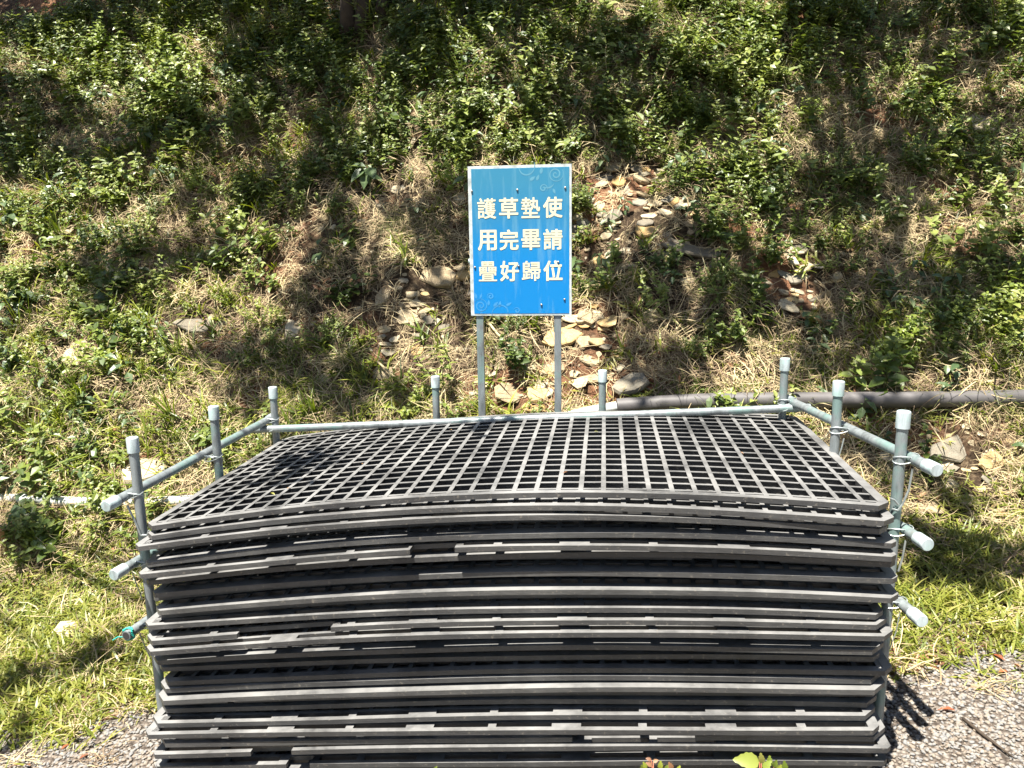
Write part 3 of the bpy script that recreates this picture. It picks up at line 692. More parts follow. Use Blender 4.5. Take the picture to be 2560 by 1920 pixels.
for j in range(NM):
    st, du, dv, yw, nt_ = SPEC[j]
    nt_ = tuple(q for q in nt_ if q[1] > q[0])
    if st == 'plain' and j > 1: dv += rnd.choice([-.004, .006, .018, .032, .046])+rnd.uniform(0, .008)
    if st == 'slot': dv -= .014
    if st == 'wide': dv -= .006
    o = make_mat(NM-1-j+0.0, st, du+rnd.uniform(-.012, .012), dv-.05*(j/32), yw, notches=nt_, ch=.035 if j < 2 else rnd.uniform(.010, .042))
    ex = {'slot': 'slotted front rim', 'plain': 'plain narrow rim', 'wide': 'plain wide rim'}[st]
    if nt_: ex = 'front rim partly broken away'
    if j == 0: lb = 'black plastic grid mat lying on top of the stack, bowed up in the middle'
    elif j == NM-1: lb = 'black plastic grid mat at the very bottom of the stack on the gravel'
    else: lb = 'black grid mat, '+ORD[j]+' from the top of the stack, '+ex
    tag(o, lb, 'plastic mat', 'black plastic grid mats stacked in the pipe rack')
# ------------------------------------------------------------------ pipe rack
def galv(name, base, green, metal=.25, rough=.42):
    m, n, p = newmat(name); co = objco(n, (14, 14, 3)); c2 = objco(n)
    q = noise(n, 3, 6, .65, co, .4); q2 = noise(n, 9, 5, .6, c2)
    r = ramp(n, [(.3, tuple(c*.55 for c in base)), (.5, base), (.7, tuple(min(1, c*1.35) for c in base))], q.outputs[0])
    f = ramp(n, [(.5, (0, 0, 0)), (.62, (.75, .75, .75))], q2.outputs[0])
    c = mix(n, f.outputs[0], r.outputs[0], green)
    q5 = noise(n, 16, 7, .7, objco(n, (2, 2, .6))); f5 = ramp(n, [(.60, (0, 0, 0)), (.72, (.6, .6, .6))], q5.outputs[0]); c = mix(n, f5.outputs[0], c, (.16, .13, .10))
    n.links.new(c, p.inputs['Base Color']); p.inputs['Metallic'].default_value = metal; p.inputs['Roughness'].default_value = rough
    bump(n, p, q.outputs[0], .12, .002); return m
M_PIPE = galv('galvanised_pipe', (.22, .245, .255), (.18, .29, .27))
M_CAP = galv('pale_cap', (.38, .44, .46), (.32, .46, .44), 0, .35)
M_WIRE = simple('wire', (.38, .42, .42), .4, .6, .2, 40, 0)
def colz(X, Y, py):
    """height on the vertical through (X, Y) that shows at picture row py"""
    a = (960-py)/FPX
    return (a*(X*Fw[0]+Y*Fw[1])-(X*Up[0]+Y*Up[1]))/(Up[2]-a*Fw[2])+EYE
def upos(v, px, py):
    """position along the stack's width where a vertical at depth v shows at (px, py)"""
    d = ray(px, py); A = np.array([[d[0], -SU[0]], [d[1], -SU[1]]]); b = (SO+SV*v)[:2]
    t, u = np.linalg.solve(A, b); P = SO+SU*u+SV*v
    return P[0], P[1], EYE+t*d[2], u
rack = empty('pipe_rack', (SO+SU*1.0+SV*.5+np.array([0, 0, .05])))
tag(rack, 'galvanised pipe rack of capped posts and rails wired together round the stacked mats', 'pipe rack')
RO = Vector(rack.location)
def loc(P): return Vector(P)-RO
PR = .0145
def cappart(P, d, parent, L=.046, r=.0178):
    mb = MB(); d = Vector(d).normalized(); a = loc(P)
    mb.tube([a-d*L, a-d*.004, a-d*.0015, a], [r, r, r*.96, r*.86], 18)
    o = mb.obj('cap', M_CAP, parent); autosmooth(o, 35)
    return o
def rpost(v, px, py, top, lean=(0, 0)):
    X, Y, z, u = upos(v, px, py); zt = colz(X, Y, top)
    zb = float(Hn(X, Y))-.05; a = Vector((X-lean[0], Y-lean[1], zb)); b = Vector((X, Y, zt))
    mb = MB(); mb.tube([loc(a), loc(b-(b-a).normalized()*.003)], PR, 18); o = mb.obj('post', M_PIPE, rack); autosmooth(o)
    cappart(b, b-a, o); return (X, Y, u, v)
pFL = rpost(.16, 347, 1250, 1093, (-.005, 0)); pML = rpost(.50, 543, 1128, 1015); pBL = rpost(.95, 689, 1070, 967)
pI1 = rpost(1.045, 1090, 1000, 940); pI2 = rpost(1.045, 1506, 980, 925)
pBR = rpost(.95, 1957, 1010, 895); pMR = rpost(.50, 2089, 1080, 952); pFR = rpost(.16, 2250, 1150, 1027, (.004, 0))
def pt(p, py, du=0, dv=0):
    X, Y = p[0], p[1]; return np.array([X, Y, colz(X, Y, py)])+SU*du+SV*dv
def rail(a, b, e0, e1, cap0=True, cap1=True, r=PR):
    a = Vector(a); b = Vector(b); d = (b-a).normalized(); a = a-d*e0; b = b+d*e1
    mb = MB(); n = 7
    mb.tube([loc(a.lerp(b, i/n)) for i in range(n+1)], r, 18); o = mb.obj('rail', M_PIPE, rack); autosmooth(o)
    if cap0: cappart(a-d*.002, -d, o)
    if cap1: cappart(b+d*.002, d, o)
    return o, a, b
def pixend(a, b, px, py):
    """how far past a (away from b) the rail must run so that its end shows near px"""
    a = Vector(a); b = Vector(b); d = (a-b).normalized(); best = (1e9, 0)
    for i in range(120):
        e = i*.005; X, Y, _ = proj(np.array(a+d*e)); q = math.hypot(X-px, Y-py)
        if q < best[0]: best = (q, e)
    return best[1]
g_ = 2*PR+.001
# side rails run outside the posts, the back rail in front of the inner posts
for (pf, pb, sg, rows) in ((pFL, pBL, -1, ((1236, 1050, (268, 1272)), (1405, 1200, (290, 1444)), (1560, 1330, (312, 1588)))),
                           (pFR, pBR, 1, ((1146, 1003, (2335, 1190)), (1325, 1150, (2312, 1372)), (1505, 1310, (2295, 1562))))):
    for i, (y0, y1, e) in enumerate(rows):
        a = pt(pf, y0, sg*g_); b = pt(pb, y1, sg*g_)
        if i: b = np.array([b[0], b[1], a[2]+(.012 if sg < 0 else .0)])
        e0 = pixend(a, b, *e)
        openend = (i == 2 and sg < 0)
        o, A_, B_ = rail(a, b, e0, .05, not openend, i == 0)
        if openend:
            d = (Vector(a)-Vector(b)).normalized(); A = Vector(A_)
            mb = MB(); sd = d.orthogonal().normalized(); b2 = d.cross(sd)
            ring = [loc(A-d*.012+(sd*math.cos(t)+b2*math.sin(t))*(PR+.004)+d*.006*math.sin(3*t)) for t in np.linspace(0, 6.283, 17)]
            mb.tube(ring, .0035, 6, False)
            mb.tube([ring[0], ring[0]+Vector((-.02, -.005, .004)), ring[0]+Vector((-.035, -.01, -.004))], .002, 5)
            mb.tube([ring[8], ring[8]+Vector((.008, -.01, .008)), ring[8]+Vector((-.01, -.012, .014))], .002, 5)
            mb.obj('string', simple('green_string', (.01, .33, .27), .6), o)
            mb = MB(); mb.tube([loc(A+d*.0005), loc(A+d*.001)], PR*.8, 14); mb.obj('bore_shade_disc', simple('painted_bore_shade', (.03, .03, .03), .8), o)  # dark disc paints the shade of a hollow onto the closed pipe end
        # wire ties round every crossing
        ps = [pf, (pML if sg < 0 else pMR), pb]
        for q, P in enumerate(ps):
            t = (P[3]-pf[3])/(pb[3]-pf[3]); zc = a[2]+(b[2]-a[2])*t
            for kk in range(2):
                mb = MB(); pts = []
                cx = np.array([P[0], P[1], zc])+SU*sg*g_*.5
                for s_ in np.linspace(0, 6.283, 21):
                    uu = math.cos(s_)*(PR*2+.0035); vv = math.sin(s_)*(PR+.003)
                    pts.append(loc(cx+SU*uu+SV*(vv)+np.array([0, 0, (kk*2-1)*.010*math.sin(s_+.6)+.003*math.cos(s_)])))
                mb.tube(pts, .0018, 6, False); o2 = mb.obj('wire_tie', M_WIRE, rack); autosmooth(o2, 60)
a = pt(pBL, 1068, .0, -g_); b = pt(pBR, 1017, .0, -g_)
e0 = pixend(a, b, 625, 1070); e1 = pixend(b, a, 2027, 1009)
o, A_, B_ = rail(a, b, e0, e1, False, False, PR)
for P, z in ((pBL, a[2]), (pBR, b[2])):
    mb = MB(); cx = np.array([P[0], P[1], z])-SV*g_*.5
    mb.tube([loc(cx+SU*math.cos(s_)*(PR+.003)+SV*math.sin(s_)*(PR*2+.003)+np.array([0, 0, .008*math.sin(s_*1+1)])) for s_ in np.linspace(0, 6.283, 21)], .0018, 6, False)
    mb.obj('wire_tie', M_WIRE, rack)
def wire(pix, P, r=.0016, dv=-.02):
    """stiff wire hanging from a crossing to the side of the stack"""
    X, Y = P[0], P[1]; pts = []
    for i, (px, py) in enumerate(pix):
        d = ray(px, py); base = np.array([X, Y, 0])+SV*dv; t = (base[:2]@SV[:2])/(d[:2]@SV[:2]); pts.append(loc(np.array([0, 0, EYE])+d*t))
    sm_ = []
    for i in range(len(pts)-1):
        for k in range(4): sm_.append(pts[i].lerp(pts[i+1], k/4))
    sm_.append(pts[-1]); mb = MB(); mb.tube(sm_, r, 6); mb.obj('wire', M_WIRE, rack)
wire([(318, 1264), (336, 1300), (352, 1338), (368, 1338), (372, 1326)], pFL, .003)
wire([(330, 1430), (345, 1470), (356, 1500)], pFL)
wire([(348, 1580), (362, 1615), (376, 1645)], pFL)
wire([(2282, 1172), (2272, 1225), (2256, 1262), (2244, 1276), (2230, 1272)], pFR, .0028)
wire([(2246, 1262), (2236, 1250), (2226, 1246)], pFR, .0028)
wire([(2264, 1352), (2256, 1396), (2246, 1428)], pFR, .0026)
wire([(2250, 1530), (2240, 1580), (2224, 1622)], pFR)
wire([(2110, 1096), (2104, 1120), (2097, 1142)], pMR, .0022)
# ------------------------------------------------------------------ sign
SVp = 1.115
TLx, TLy, TLz, uL = upos(SVp, 1169, 416); _, _, BLz, _ = upos(SVp, 1170, 789)
TRx, TRy, TRz, uR = upos(SVp, 1429, 418)
BW = uR-uL; BH = (TLz-BLz); print('sign size', BW, BH)
sgn = empty('sign', (TLx, TLy, float(Hn(TLx, TLy)))); tag(sgn, 'blue notice board with white Chinese lettering on two metal posts', 'sign')
sgn.rotation_euler = (0, 0, -TH); SZ0 = BLz-sgn.location.z
def board_mat():
    m, n, p = newmat('blue_print'); co = objco(n); sx = N(n, 'ShaderNodeSeparateXYZ'); n.links.new(co, sx.inputs[0])
    q = noise(n, 7, 6, .6, objco(n, (1, 1, .35)), .5)
    a = N(n, 'ShaderNodeMath', operation='SUBTRACT'); a.inputs[1].default_value = SZ0; n.links.new(sx.outputs[2], a.inputs[0])
    b = N(n, 'ShaderNodeMath', operation='DIVIDE'); b.inputs[1].default_value = BH; n.links.new(a.outputs[0], b.inputs[0])
    c = N(n, 'ShaderNodeMath', operation='MULTIPLY_ADD'); c.inputs[1].default_value = .22; n.links.new(q.outputs[0], c.inputs[0]); n.links.new(b.outputs[0], c.inputs[2])
    r = ramp(n, [(.42, (.0, .20, .54)), (.60, (.004, .205, .50)), (.74, (.02, .20, .41)), (1.0, (.035, .215, .36))], c.outputs[0])
    s2 = noise(n, 30, 5, .6, objco(n, (1, 1, .12)))
    f = ramp(n, [(.52, (0, 0, 0)), (.75, (.5, .5, .5))], s2.outputs[0])
    n.links.new(mix(n, f.outputs[0], r.outputs[0], (.18, .38, .48)), p.inputs['Base Color'])
    p.inputs['Roughness'].default_value = .38; return m
M_BLUE = board_mat(); M_WHITE = simple('white_edge', (.50, .55, .55), .5, var=.4, scale=30)
M_CREAM = simple('cream_print', (.76, .70, .48), .5, var=.08, scale=6, bmp=0)
M_ORN = simple('pale_blue_print', (.045, .27, .58), .5, var=.1, scale=6, bmp=0)
M_ORN2 = simple('pale_teal_print', (.10, .30, .42), .5, var=.1, scale=6, bmp=0)
mb = MB(); mb.box((0, 0, SZ0), (BW, .004, SZ0+BH)); mb.obj('board', M_WHITE, sgn)
bx = .0135; mb = MB(); mb.box((bx, -.0012, SZ0+.008), (BW-.009, -.0002, SZ0+BH-.011)); panel = mb.obj('printed_panel', M_BLUE, sgn)
rows = ['護草墊使', '用完畢請', '疊好歸位']; cxs = [.178, .393, .606, .82]; rys = [.722, .512, .303]
import itertools
def glyph(ch, off=0):
    c = bpy.data.curves.new('glyph', 'FONT'); c.body = ch; c.size = 1; c.offset = off; c.resolution_u = 3
    o = bpy.data.objects.new('glyph', c); COL.objects.link(o); dg = bpy.context.evaluated_depsgraph_get(); dg.update()
    me = bpy.data.meshes.new_from_object(o.evaluated_get(dg)); COL.objects.unlink(o); bpy.data.objects.remove(o); bpy.data.curves.remove(c)
    co = np.array([v.co[:] for v in me.vertices]); fs = [tuple(p.vertices) for p in me.polygons]; bpy.data.meshes.remove(me)
    return co, fs
for r_i, (tx, fy) in enumerate(zip(rows, rys)):
    for c_i, ch in enumerate(tx):
        co, fs = glyph(ch)
        lo, hi = co.min(0), co.max(0); cen_ = (lo+hi)/2
        h = .136*BH; w = .183*BW; 
        kx = w/(hi[0]-lo[0]); ky = h/(hi[1]-lo[1])
        mb = MB(); X0 = cxs[c_i]*BW; Z0 = SZ0+fy*BH
        bw_ = .019 if ch not in '護墊疊歸' else (.007 if ch == '疊' else .013)
        for q_, (ex_, ez_) in enumerate(((0, 0), (bw_, bw_), (-bw_, bw_), (bw_, -bw_), (-bw_, -bw_), (bw_*1.2, 0), (-bw_*1.2, 0), (0, bw_), (0, -bw_))):
            mb.add([(X0+(p[0]-cen_[0]+ex_)*kx*.97, -.0019-.00003*q_, Z0+(p[1]-cen_[1]+ez_)*ky*.97) for p in co], fs)
        mb.obj('character', M_CREAM, panel)
def swirl(x, z, r0, r1, turns, a0, mat, w=.0028, sgn_=1):
    n = 40; vs = []; fs = []
    for i in range(n+1):
        t = i/n; a = a0+sgn_*turns*6.283*t; r = r0+(r1-r0)*t; ww = w*(.35+1.2*math.sin(math.pi*min(1, t*.9+.1)))
        for q in (-.5, .5): vs.append((x+math.cos(a)*(r+q*ww), -.0016, z+math.sin(a)*(r+q*ww)))
    mb = MB(); mb.add(vs, [(2*i, 2*i+1, 2*i+3, 2*i+2) for i in range(n)]); mb.obj('scroll_print', mat, panel)
def leafprint(x, z, a, L, w, mat):
    vs = [(x, -.0016, z)]; n = 6
    for s_ in (1, -1):
        for i in range(1, n):
            t = i/n; q = math.sin(math.pi*t**.8)*w*.5*s_; vs.append((x+math.cos(a)*L*t-math.sin(a)*q, -.0016, z+math.sin(a)*L*t+math.cos(a)*q))
    vs.append((x+math.cos(a)*L, -.0016, z+math.sin(a)*L))
    ids = [0]+list(range(1, n))+[2*n-1]+list(range(2*n-2, n-1, -1)); mb = MB(); mb.add(vs, [tuple(ids)]); mb.obj('leaf_print', mat, panel)
k_ = BW/1022
def bz(px, py): return (px-118)*k_, SZ0+BH-(py-100)*BH/1470
for (px, py, r0, r1, tn, a0, sg) in ((985, 195, 4, 78, 2.1, 0, 1), (865, 325, 3, 42, 1.6, 3, -1), (690, 120, 60, 95, .55, 3.3, 1), (900, 260, 60, 72, .25, 4.4, 1)):
    x, z = bz(px, py); swirl(x, z, r0*k_, r1*k_, tn, a0, M_ORN2, .0034, sg)
for (px, py, a, L) in ((800, 250, 1.2, 60), (730, 250, .6, 70), (960, 330, -1.2, 55), (840, 190, 1.4, 70)):
    x, z = bz(px, py); leafprint(x, z, a, L*k_, L*.45*k_, M_ORN2)
for (px, py, r0, r1, tn, a0, sg) in ((222, 1480, 4, 74, 2.1, 2, 1), (322, 1385, 3, 36, 1.6, 0, 1), (440, 1560, 60, 110, .5, .2, 1), (590, 1530, 3, 34, 1.3, 1, 1)):
    x, z = bz(px, py); swirl(x, z+.004, r0*k_, r1*k_, tn, a0, M_ORN, .0034, sg)
for (px, py, a, L) in ((180, 1400, 1.9, 70), (215, 1395, 1.2, 55), (350, 1480, .8, 70), (410, 1490, 1.4, 70), (480, 1470, .5, 65), (300, 1470, 1.5, 60)):
    x, z = bz(px, py); leafprint(x, z, a, L*k_, L*.42*k_, M_ORN)
M_BOLT = simple('bolt', (.30, .28, .26), .45, .5, .4, 60, 0)
for (px, py) in ((155, 338), (608, 335), (1078, 325), (170, 1083), (612, 1075), (1008, 1040), (838, 1462), (1070, 1410)):
    x, z = bz(px, py); mb = MB(); mb.tube([(x, -.001, z), (x, -.004, z), (x, -.0055, z)], [.0042, .004, .002], 10); mb.obj('bolt', M_BOLT, sgn)
ph = math.cos(TH)
for px, top in ((1200, 640), (1394, 408)):
    X, Y, z, u = upos(SVp, px, 850); xx = u-uL; z1 = colz(X, Y, top)-sgn.location.z
    mb = MB(); mb.box((xx-.0135, .0045, -.15), (xx+.0135, .030, z1)); o = mb.obj('post', M_PIPE, sgn)
    o.data.polygons.foreach_set('use_smooth', [False]*len(o.data.polygons))
zc = colz(TLx, TLy, 655)-sgn.location.z
mb = MB(); mb.tube([(-.012, .046, zc), (BW-.02, .046, zc)], .0125, 12); o = mb.obj('crossbar', M_CAP, sgn); autosmooth(o)
# ------------------------------------------------------------------ pipes on the bank
def bankpipe(pix, r, lift, rad_end=None):
    pts = []
    for px, py in pix:
        P = hit(px, py); n_ = nrm(P[0], P[1]); pts.append(Vector(P+n_*lift+np.array([0, 0, lift*.2])))
    # straighten: gentle smoothing so that the pipe does not follow every bump
    for _ in range(3):
        pts = [pts[0]]+[(pts[i-1]+pts[i]*2+pts[i+1])/4 for i in range(1, len(pts)-1)]+[pts[-1]]
    out = []
    for i in range(len(pts)-1):
        for k in range(5): out.append(pts[i].lerp(pts[i+1], k/5))
    out.append(pts[-1]); 
    for _ in range(4): out = [out[0]]+[(out[i-1]+out[i]*2+out[i+1])/4 for i in range(1, len(out)-1)]+[out[-1]]
    return out
M_GREYPIPE = simple('grey_pipe', (.095, .088, .088), .55, var=.35, scale=7, bmp=.1)
M_PALEPIPE = simple('pale_pipe', (.55, .56, .55), .5, var=.3, scale=9, bmp=.1)
big = empty('drain_pipe', hit(2050, 1000)); tag(big, 'thick grey plastic pipe lying along the slope to the right of the rack', 'pipe')
BO = Vector(big.location)
pth = bankpipe([(1568, 1026), (1640, 1018), (1750, 1012), (1900, 1012), (2080, 1014), (2260, 1016), (2420, 1014), (2560, 1010), (2700, 1008), (2900, 1006), (3200, 1002), (3500, 1000)], .036, .045)
mb = MB(); mb.tube([p-BO for p in pth], .040, 22); o = mb.obj('pipe_body', M_GREYPIPE, big); autosmooth(o)
d = (pth[0]-pth[1]).normalized()
mb = MB(); mb.tube([pth[0]-BO-d*.02, pth[0]-BO+d*.05], [.041, .041], 20); o = mb.obj('coupling', M_GREYPIPE, big); autosmooth(o)
mb = MB(); mb.tube([pth[0]-BO+d*.052, pth[0]-BO+d*.16+Vector((0, 0, -.01)), pth[0]-BO+d*.34+Vector((0, -.01, -.035))], [.027, .026, .026], 16); o = mb.obj('pipe_end', M_PALEPIPE, big); autosmooth(o)
lp = empty('white_pipe', hit(180, 1262)); tag(lp, 'pale plastic pipe lying half hidden in grass at the left foot of the slope', 'pipe'); BO = Vector(lp.location)
pth = bankpipe([(-620, 1216), (-400, 1226), (-220, 1236), (-60, 1244), (60, 1254), (150, 1262), (240, 1264), (330, 1262), (430, 1260), (540, 1254), (640, 1248)], .028, .02)
mb = MB(); mb.tube([p-BO for p in pth], .026, 18); o = mb.obj('pipe_body', M_PALEPIPE, lp); autosmooth(o)
for fq in (9, 21):
    mb = MB(); q = pth[fq]-BO; d = (pth[fq+1]-pth[fq-1]).normalized(); mb.tube([q-d*.03, q+d*.03], .0285, 18); o = mb.obj('sleeve', M_PALEPIPE, lp); autosmooth(o)
# ------------------------------------------------------------------ stones one can pick out
SLABS = {}
def slabmesh(seed, mat):
    k = (seed, mat.name)
    if k not in SLABS:
        SLABS[k] = slab(seed, thick=[.16, .22, .3, .12][seed % 4]).mesh('stone', mat)
    return SLABS[k]
def stone(qx, qy, wq, hq, mat=None, label=None, seed=None, tilt=None, turn=None, group=None):
    P = hit(qx*QS, qy*QS); dpt = proj(P)[2]; w = wq*QS/FPX*float(dpt); h = hq*QS/FPX*float(dpt)
    s = rnd.randrange(300, 316) if seed is None else seed
    o = bpy.data.objects.new('stone', slabmesh(s, mat or M_STONE)); COL.objects.link(o)
    n_ = Vector(nrm(P[0], P[1], .08)); up = Vector((0, -.35, 1)).normalized()
    z = (n_*.75+Vector((rnd.uniform(-.25, .25), rnd.uniform(-.4, .2), rnd.uniform(-.05, .6)))).normalized()
    if tilt is not None: z = Vector(tilt).normalized()
    xa = (Vector((1, 0, 0))-z*z.x).normalized(); ya = z.cross(xa)
    t = turn if turn is not None else rnd.uniform(-.25, .25)
    x2 = xa*math.cos(t)+ya*math.sin(t); y2 = z.cross(x2)
    fs = max(.35, abs(Vector(ray(qx*QS, qy*QS)).normalized().dot(z)))
    sx = w/.95; sy = min(h/(.8*fs), w*2.2); sz = max(.035, min(sx, sy)*.8)
    M = Matrix((x2, y2, z)).transposed().to_4x4(); M.translation = Vector(P)+z*sz*.03+n_*.002
    o.matrix_world = M @ Matrix.Diagonal((sx, sy, sz, 1))
    tag(o, label or 'small pale shale fragment lying among dry litter on the slope', 'stone', group or 'pale shale stones on the slope'); return o
for q in big_st: stone(*q[:5], label=q[5])
RUB.sort(key=lambda q: -q[2])
cut = 290-len(big_st)
for q in RUB[:cut]: stone(q[0], q[1], q[2], q[3], q[4], label=near_label(q))
# the smallest fragments, too many to pick apart, are one mesh
acc = MB()
for q in RUB[cut:]:
    o = stone(q[0], q[1], q[2], q[3], q[4], label='x')
    acc.add([o.matrix_world @ v.co for v in o.data.vertices], [tuple(p.vertices) for p in o.data.polygons]); bpy.data.objects.remove(o)
o = acc.obj('stone_fragments', M_STONE); tag(o, 'smallest pale shale fragments strewn between the larger stones', 'stones', kind='stuff')
# ------------------------------------------------------------------ plants one can pick out
def plant(name, protos_, qx, qy, sc, label, cat, group=None, up=.3, mat=None, pick=None):
    P = hit(qx*QS, qy*QS)
    pr = rnd.choice(protos_) if pick is None else protos_[pick]; me = pr.data
    if mat:
        key = (pr.name, mat.name)
        if key not in SLABS:
            me = me.copy(); me.materials.clear(); me.materials.append(mat); SLABS[key] = me
        me = SLABS[key]
    o = bpy.data.objects.new(name, me); COL.objects.link(o); n_ = Vector(nrm(P[0], P[1]))
    z = (n_*(1-up)+Vector((0, 0, 1))*up).normalized()
    o.rotation_euler = (z.to_track_quat('Z', 'Y') @ Quaternion((0, 0, 1), rnd.uniform(0, 6.28))).to_euler(); o.location = P; o.scale = (sc,)*3
    tag(o, label, cat, group); return o
P_BUSH = protos('bush', [weed(200, 9, (.08, .17), .034, .022, 6, .06), weed(201, 14, (.12, .26), .032, .020, 8, .06), weed(202, 6, (.18, .32), .036, .022, 8, .07), weed(203, 11, (.12, .30), .034, .021, 8, .06)], M_LEAF)
P_BIG = protos('bigtuft', [tuft(220, 34, (.08, .18), .014, (.2, 1.1), (.4, 1.3), .03), tuft(221, 36, (.14, .30), .014, (.5, 1.2), (.5, 1.5), .04), tuft(222, 30, (.16, .32), .013, (.05, .5), (.2, .9), .025), tuft(223, 18, (.14, .32), .011, (.1, .9), (.4, 1.5), .025)], M_GRASS)
P_BL = protos('bigbroad', [broad(240+i, 9, (.09, .15)) for i in range(4)], M_BROAD)
named = [(P_BUSH, 385, 190, 1.5, 'tall yellow green leafy bush catching the sun at upper left', 'shrub', M_YLEAF), (P_BUSH, 400, 110, 1.2, 'bright leafy shrub top above the tall sunlit bush', 'shrub', M_YLEAF),
 (P_BUSH, 210, 120, 1.2, 'leafy weed patch with small pale leaves near the upper left corner', 'shrub', M_YLEAF), (P_BUSH, 1060, 75, 1.0, 'light green bush in front of dark undergrowth at the top middle', 'shrub', M_YLEAF),
 (P_BUSH, 890, 90, 1.2, 'dark green leafy bush right of the tree trunks', 'shrub', None), (P_BUSH, 1635, 95, 1.2, 'sunlit leafy bush at the top right of the slope', 'shrub', M_YLEAF),
 (P_BUSH, 1730, 40, 1.2, 'green bush at the top edge above the sunlit leafy bush', 'shrub', None), (P_BUSH, 1470, 130, 1.2, 'green leafy bush above and right of the sign', 'shrub', M_YLEAF),
 (P_BUSH, 560, 440, 1.1, 'dark shaded leafy weed left of the vertical shadow band', 'shrub', None), (P_BL, 800, 400, 1.0, 'large drooping pale leaves hanging left above the sign', 'plant', None),
 (P_BL, 60, 660, 1.0, 'grey green broad leaved plant at the left edge', 'plant', None), (P_BIG, 220, 970, 1.2, 'large arching grass tuft above the left white pipe', 'grass tuft', None),
 (P_BIG, 110, 940, 1.0, 'wide bladed grass clump near the left edge', 'grass tuft', None), (P_BIG, 1130, 230, 1.0, 'upright sunlit grass clump above the sign', 'grass tuft', None),
 (P_BIG, 1980, 215, 1.2, 'round sunlit grass clump in the shade at upper right', 'grass tuft', None), (P_BUSH, 2000, 250, .9, 'pale leafy weed inside the round sunlit grass clump', 'shrub', M_YLEAF),
 (P_BUSH, 1600, 440, .9, 'dark green leafy weed on the rubble right of the sign', 'shrub', None), (P_BUSH, 1575, 470, .8, 'leafy weed hanging over the dark shale ledge', 'shrub', None),
 (P_BUSH, 1940, 745, .9, 'yellow green weed above the grey pipe at right', 'shrub', M_YLEAF), (P_BUSH, 2185, 700, 1.0, 'yellowing leafy weed at the right edge', 'shrub', M_YLEAF),
 (P_BUSH, 250, 770, 1.2, 'mounded green leafy plant beside the large pale boulder', 'shrub', M_YLEAF), (P_BIG, 380, 905, 1.0, 'bright grass clump behind the left middle post', 'grass tuft', None),
 (P_BIG, 480, 945, .9, 'bright grass tuft between the left middle and back posts', 'grass tuft', None), (P_BIG, 570, 1000, .9, 'sunny grass tuft beside the left rail', 'grass tuft', None),
 (P_BIG, 1270, 230, 1.3, 'tall thin grass stalks right above the sign', 'grass tuft', M_FINE), (P_TALL, 815, 60, 1.2, 'tall bright grass stalk rising before the dark trunks', 'grass tuft', None),
 (P_TALL, 2150, 90, 1.3, 'tall grass blades at the top right corner', 'grass tuft', None), (P_TALL, 395, 30, 1.2, 'tall grass blades at the top edge above the sunlit bush', 'grass tuft', None),
 (P_BUSH, 1480, 250, .9, 'leafy green weed with pale leaves right above the sign corner', 'shrub', M_YLEAF), (P_BUSH, 870, 870, .9, 'low light green weed behind the back rail', 'shrub', M_YLEAF),
 (P_BIG, 140, 430, 1.0, 'green grass clump at the left in half shade', 'grass tuft', None), (P_BIG, 130, 520, .9, 'sunny grass clump at far left beside the cream stone', 'grass tuft', None),
 (P_BUSH, 1955, 1130-350, .8, 'small bright weed left of the yellowing weed', 'shrub', M_YLEAF)]
for pr, qx, qy, sc, lb, ct, mt in named:
    plant({'shrub': 'shrub', 'plant': 'broad_leaved_plant', 'grass tuft': 'grass_tuft'}[ct], pr, qx, qy, sc, lb, ct, mat=mt)
for i in range(85):
    qx = rnd.choice([rnd.uniform(0, 2212), rnd.uniform(0, 800)]); qy = rnd.uniform(250, 1000) if i % 3 else rnd.uniform(700, 1150)
    P = hit(qx*QS, qy*QS)
    if P[1] < toe(P[0])-.1 or float(blob(np.array([qx]), np.array([qy]), BARE)[0]) > .6: continue
    plant('grass_tuft', P_BIG, qx, qy, rnd.uniform(.45, .85), (['low', 'spreading', 'upright', 'thin'][i % 4])+(' olive' if qx > 1200 and i % 2 else ' bright green')+' grass tuft '+near(qx, qy), 'grass tuft', 'grass tufts on the slope', mat=(M_FINE if qx > 1200 and i % 2 else None), pick=i % 4)
for i in range(110):
    qx = rnd.uniform(0, 2212); qy = rnd.uniform(0, 850)**1.0
    if float(blob(np.array([qx]), np.array([qy]), BARE)[0]) > .6: continue
    plant('leafy_weed', P_BUSH, qx, qy, rnd.uniform(.45, .85), (['short', 'bushy', 'loose'][(i//3) % 3])+(' pale yellow green' if i % 3 == 0 else ' dark green')+' leafy weed '+near(qx, qy), 'weed', 'leafy weeds on the slope', mat=(M_YLEAF if i % 3 == 0 else None), pick=(i//3) % 3)
# stalks and fallen sticks
def stalk(pix, r, label, name='dry_stalk', mat=M_STRAW, cat='stalk', off=.05, group=None):
    pts = []
    for i, (a, b) in enumerate(pix):
        P = hit(a*QS, b*QS); pts.append(Vector(P)+Vector(nrm(P[0], P[1]))*off)
    o0 = pts[0].copy(); mb = MB(); mb.tube([p-o0 for p in pts], [r]*(len(pts)-1)+[r*.4], 6, tone=.8)
    o = mb.obj(name, mat, None, True, True); o.location = o0; tag(o, label, cat, group); return o
stalk([(1330,640),(1400,590),(1460,545)], .0035, 'thin dry stalk lying beneath the dark shale ledge')
stalk([(1045,690),(1080,730),(1120,775)], .007, 'pale dry stick leaning behind the left sign post', 'stick', cat='stick')
stalk([(1385,275),(1430,205),(1465,120),(1478,72)], .0035, 'long bent grass stalk arching above the sign to the right', off=.10)
stalk([(1478,72),(1530,112),(1570,145)], .003, 'drooping end of a grass stalk crossing the leaves', off=.12)
stalk([(700,870),(745,810),(760,790)], .004, 'thin dry twig above the back left of the stack')
stalk([(820,790),(860,830),(900,862)], .006, 'dry stick lying by the inner left post', 'stick', cat='stick')
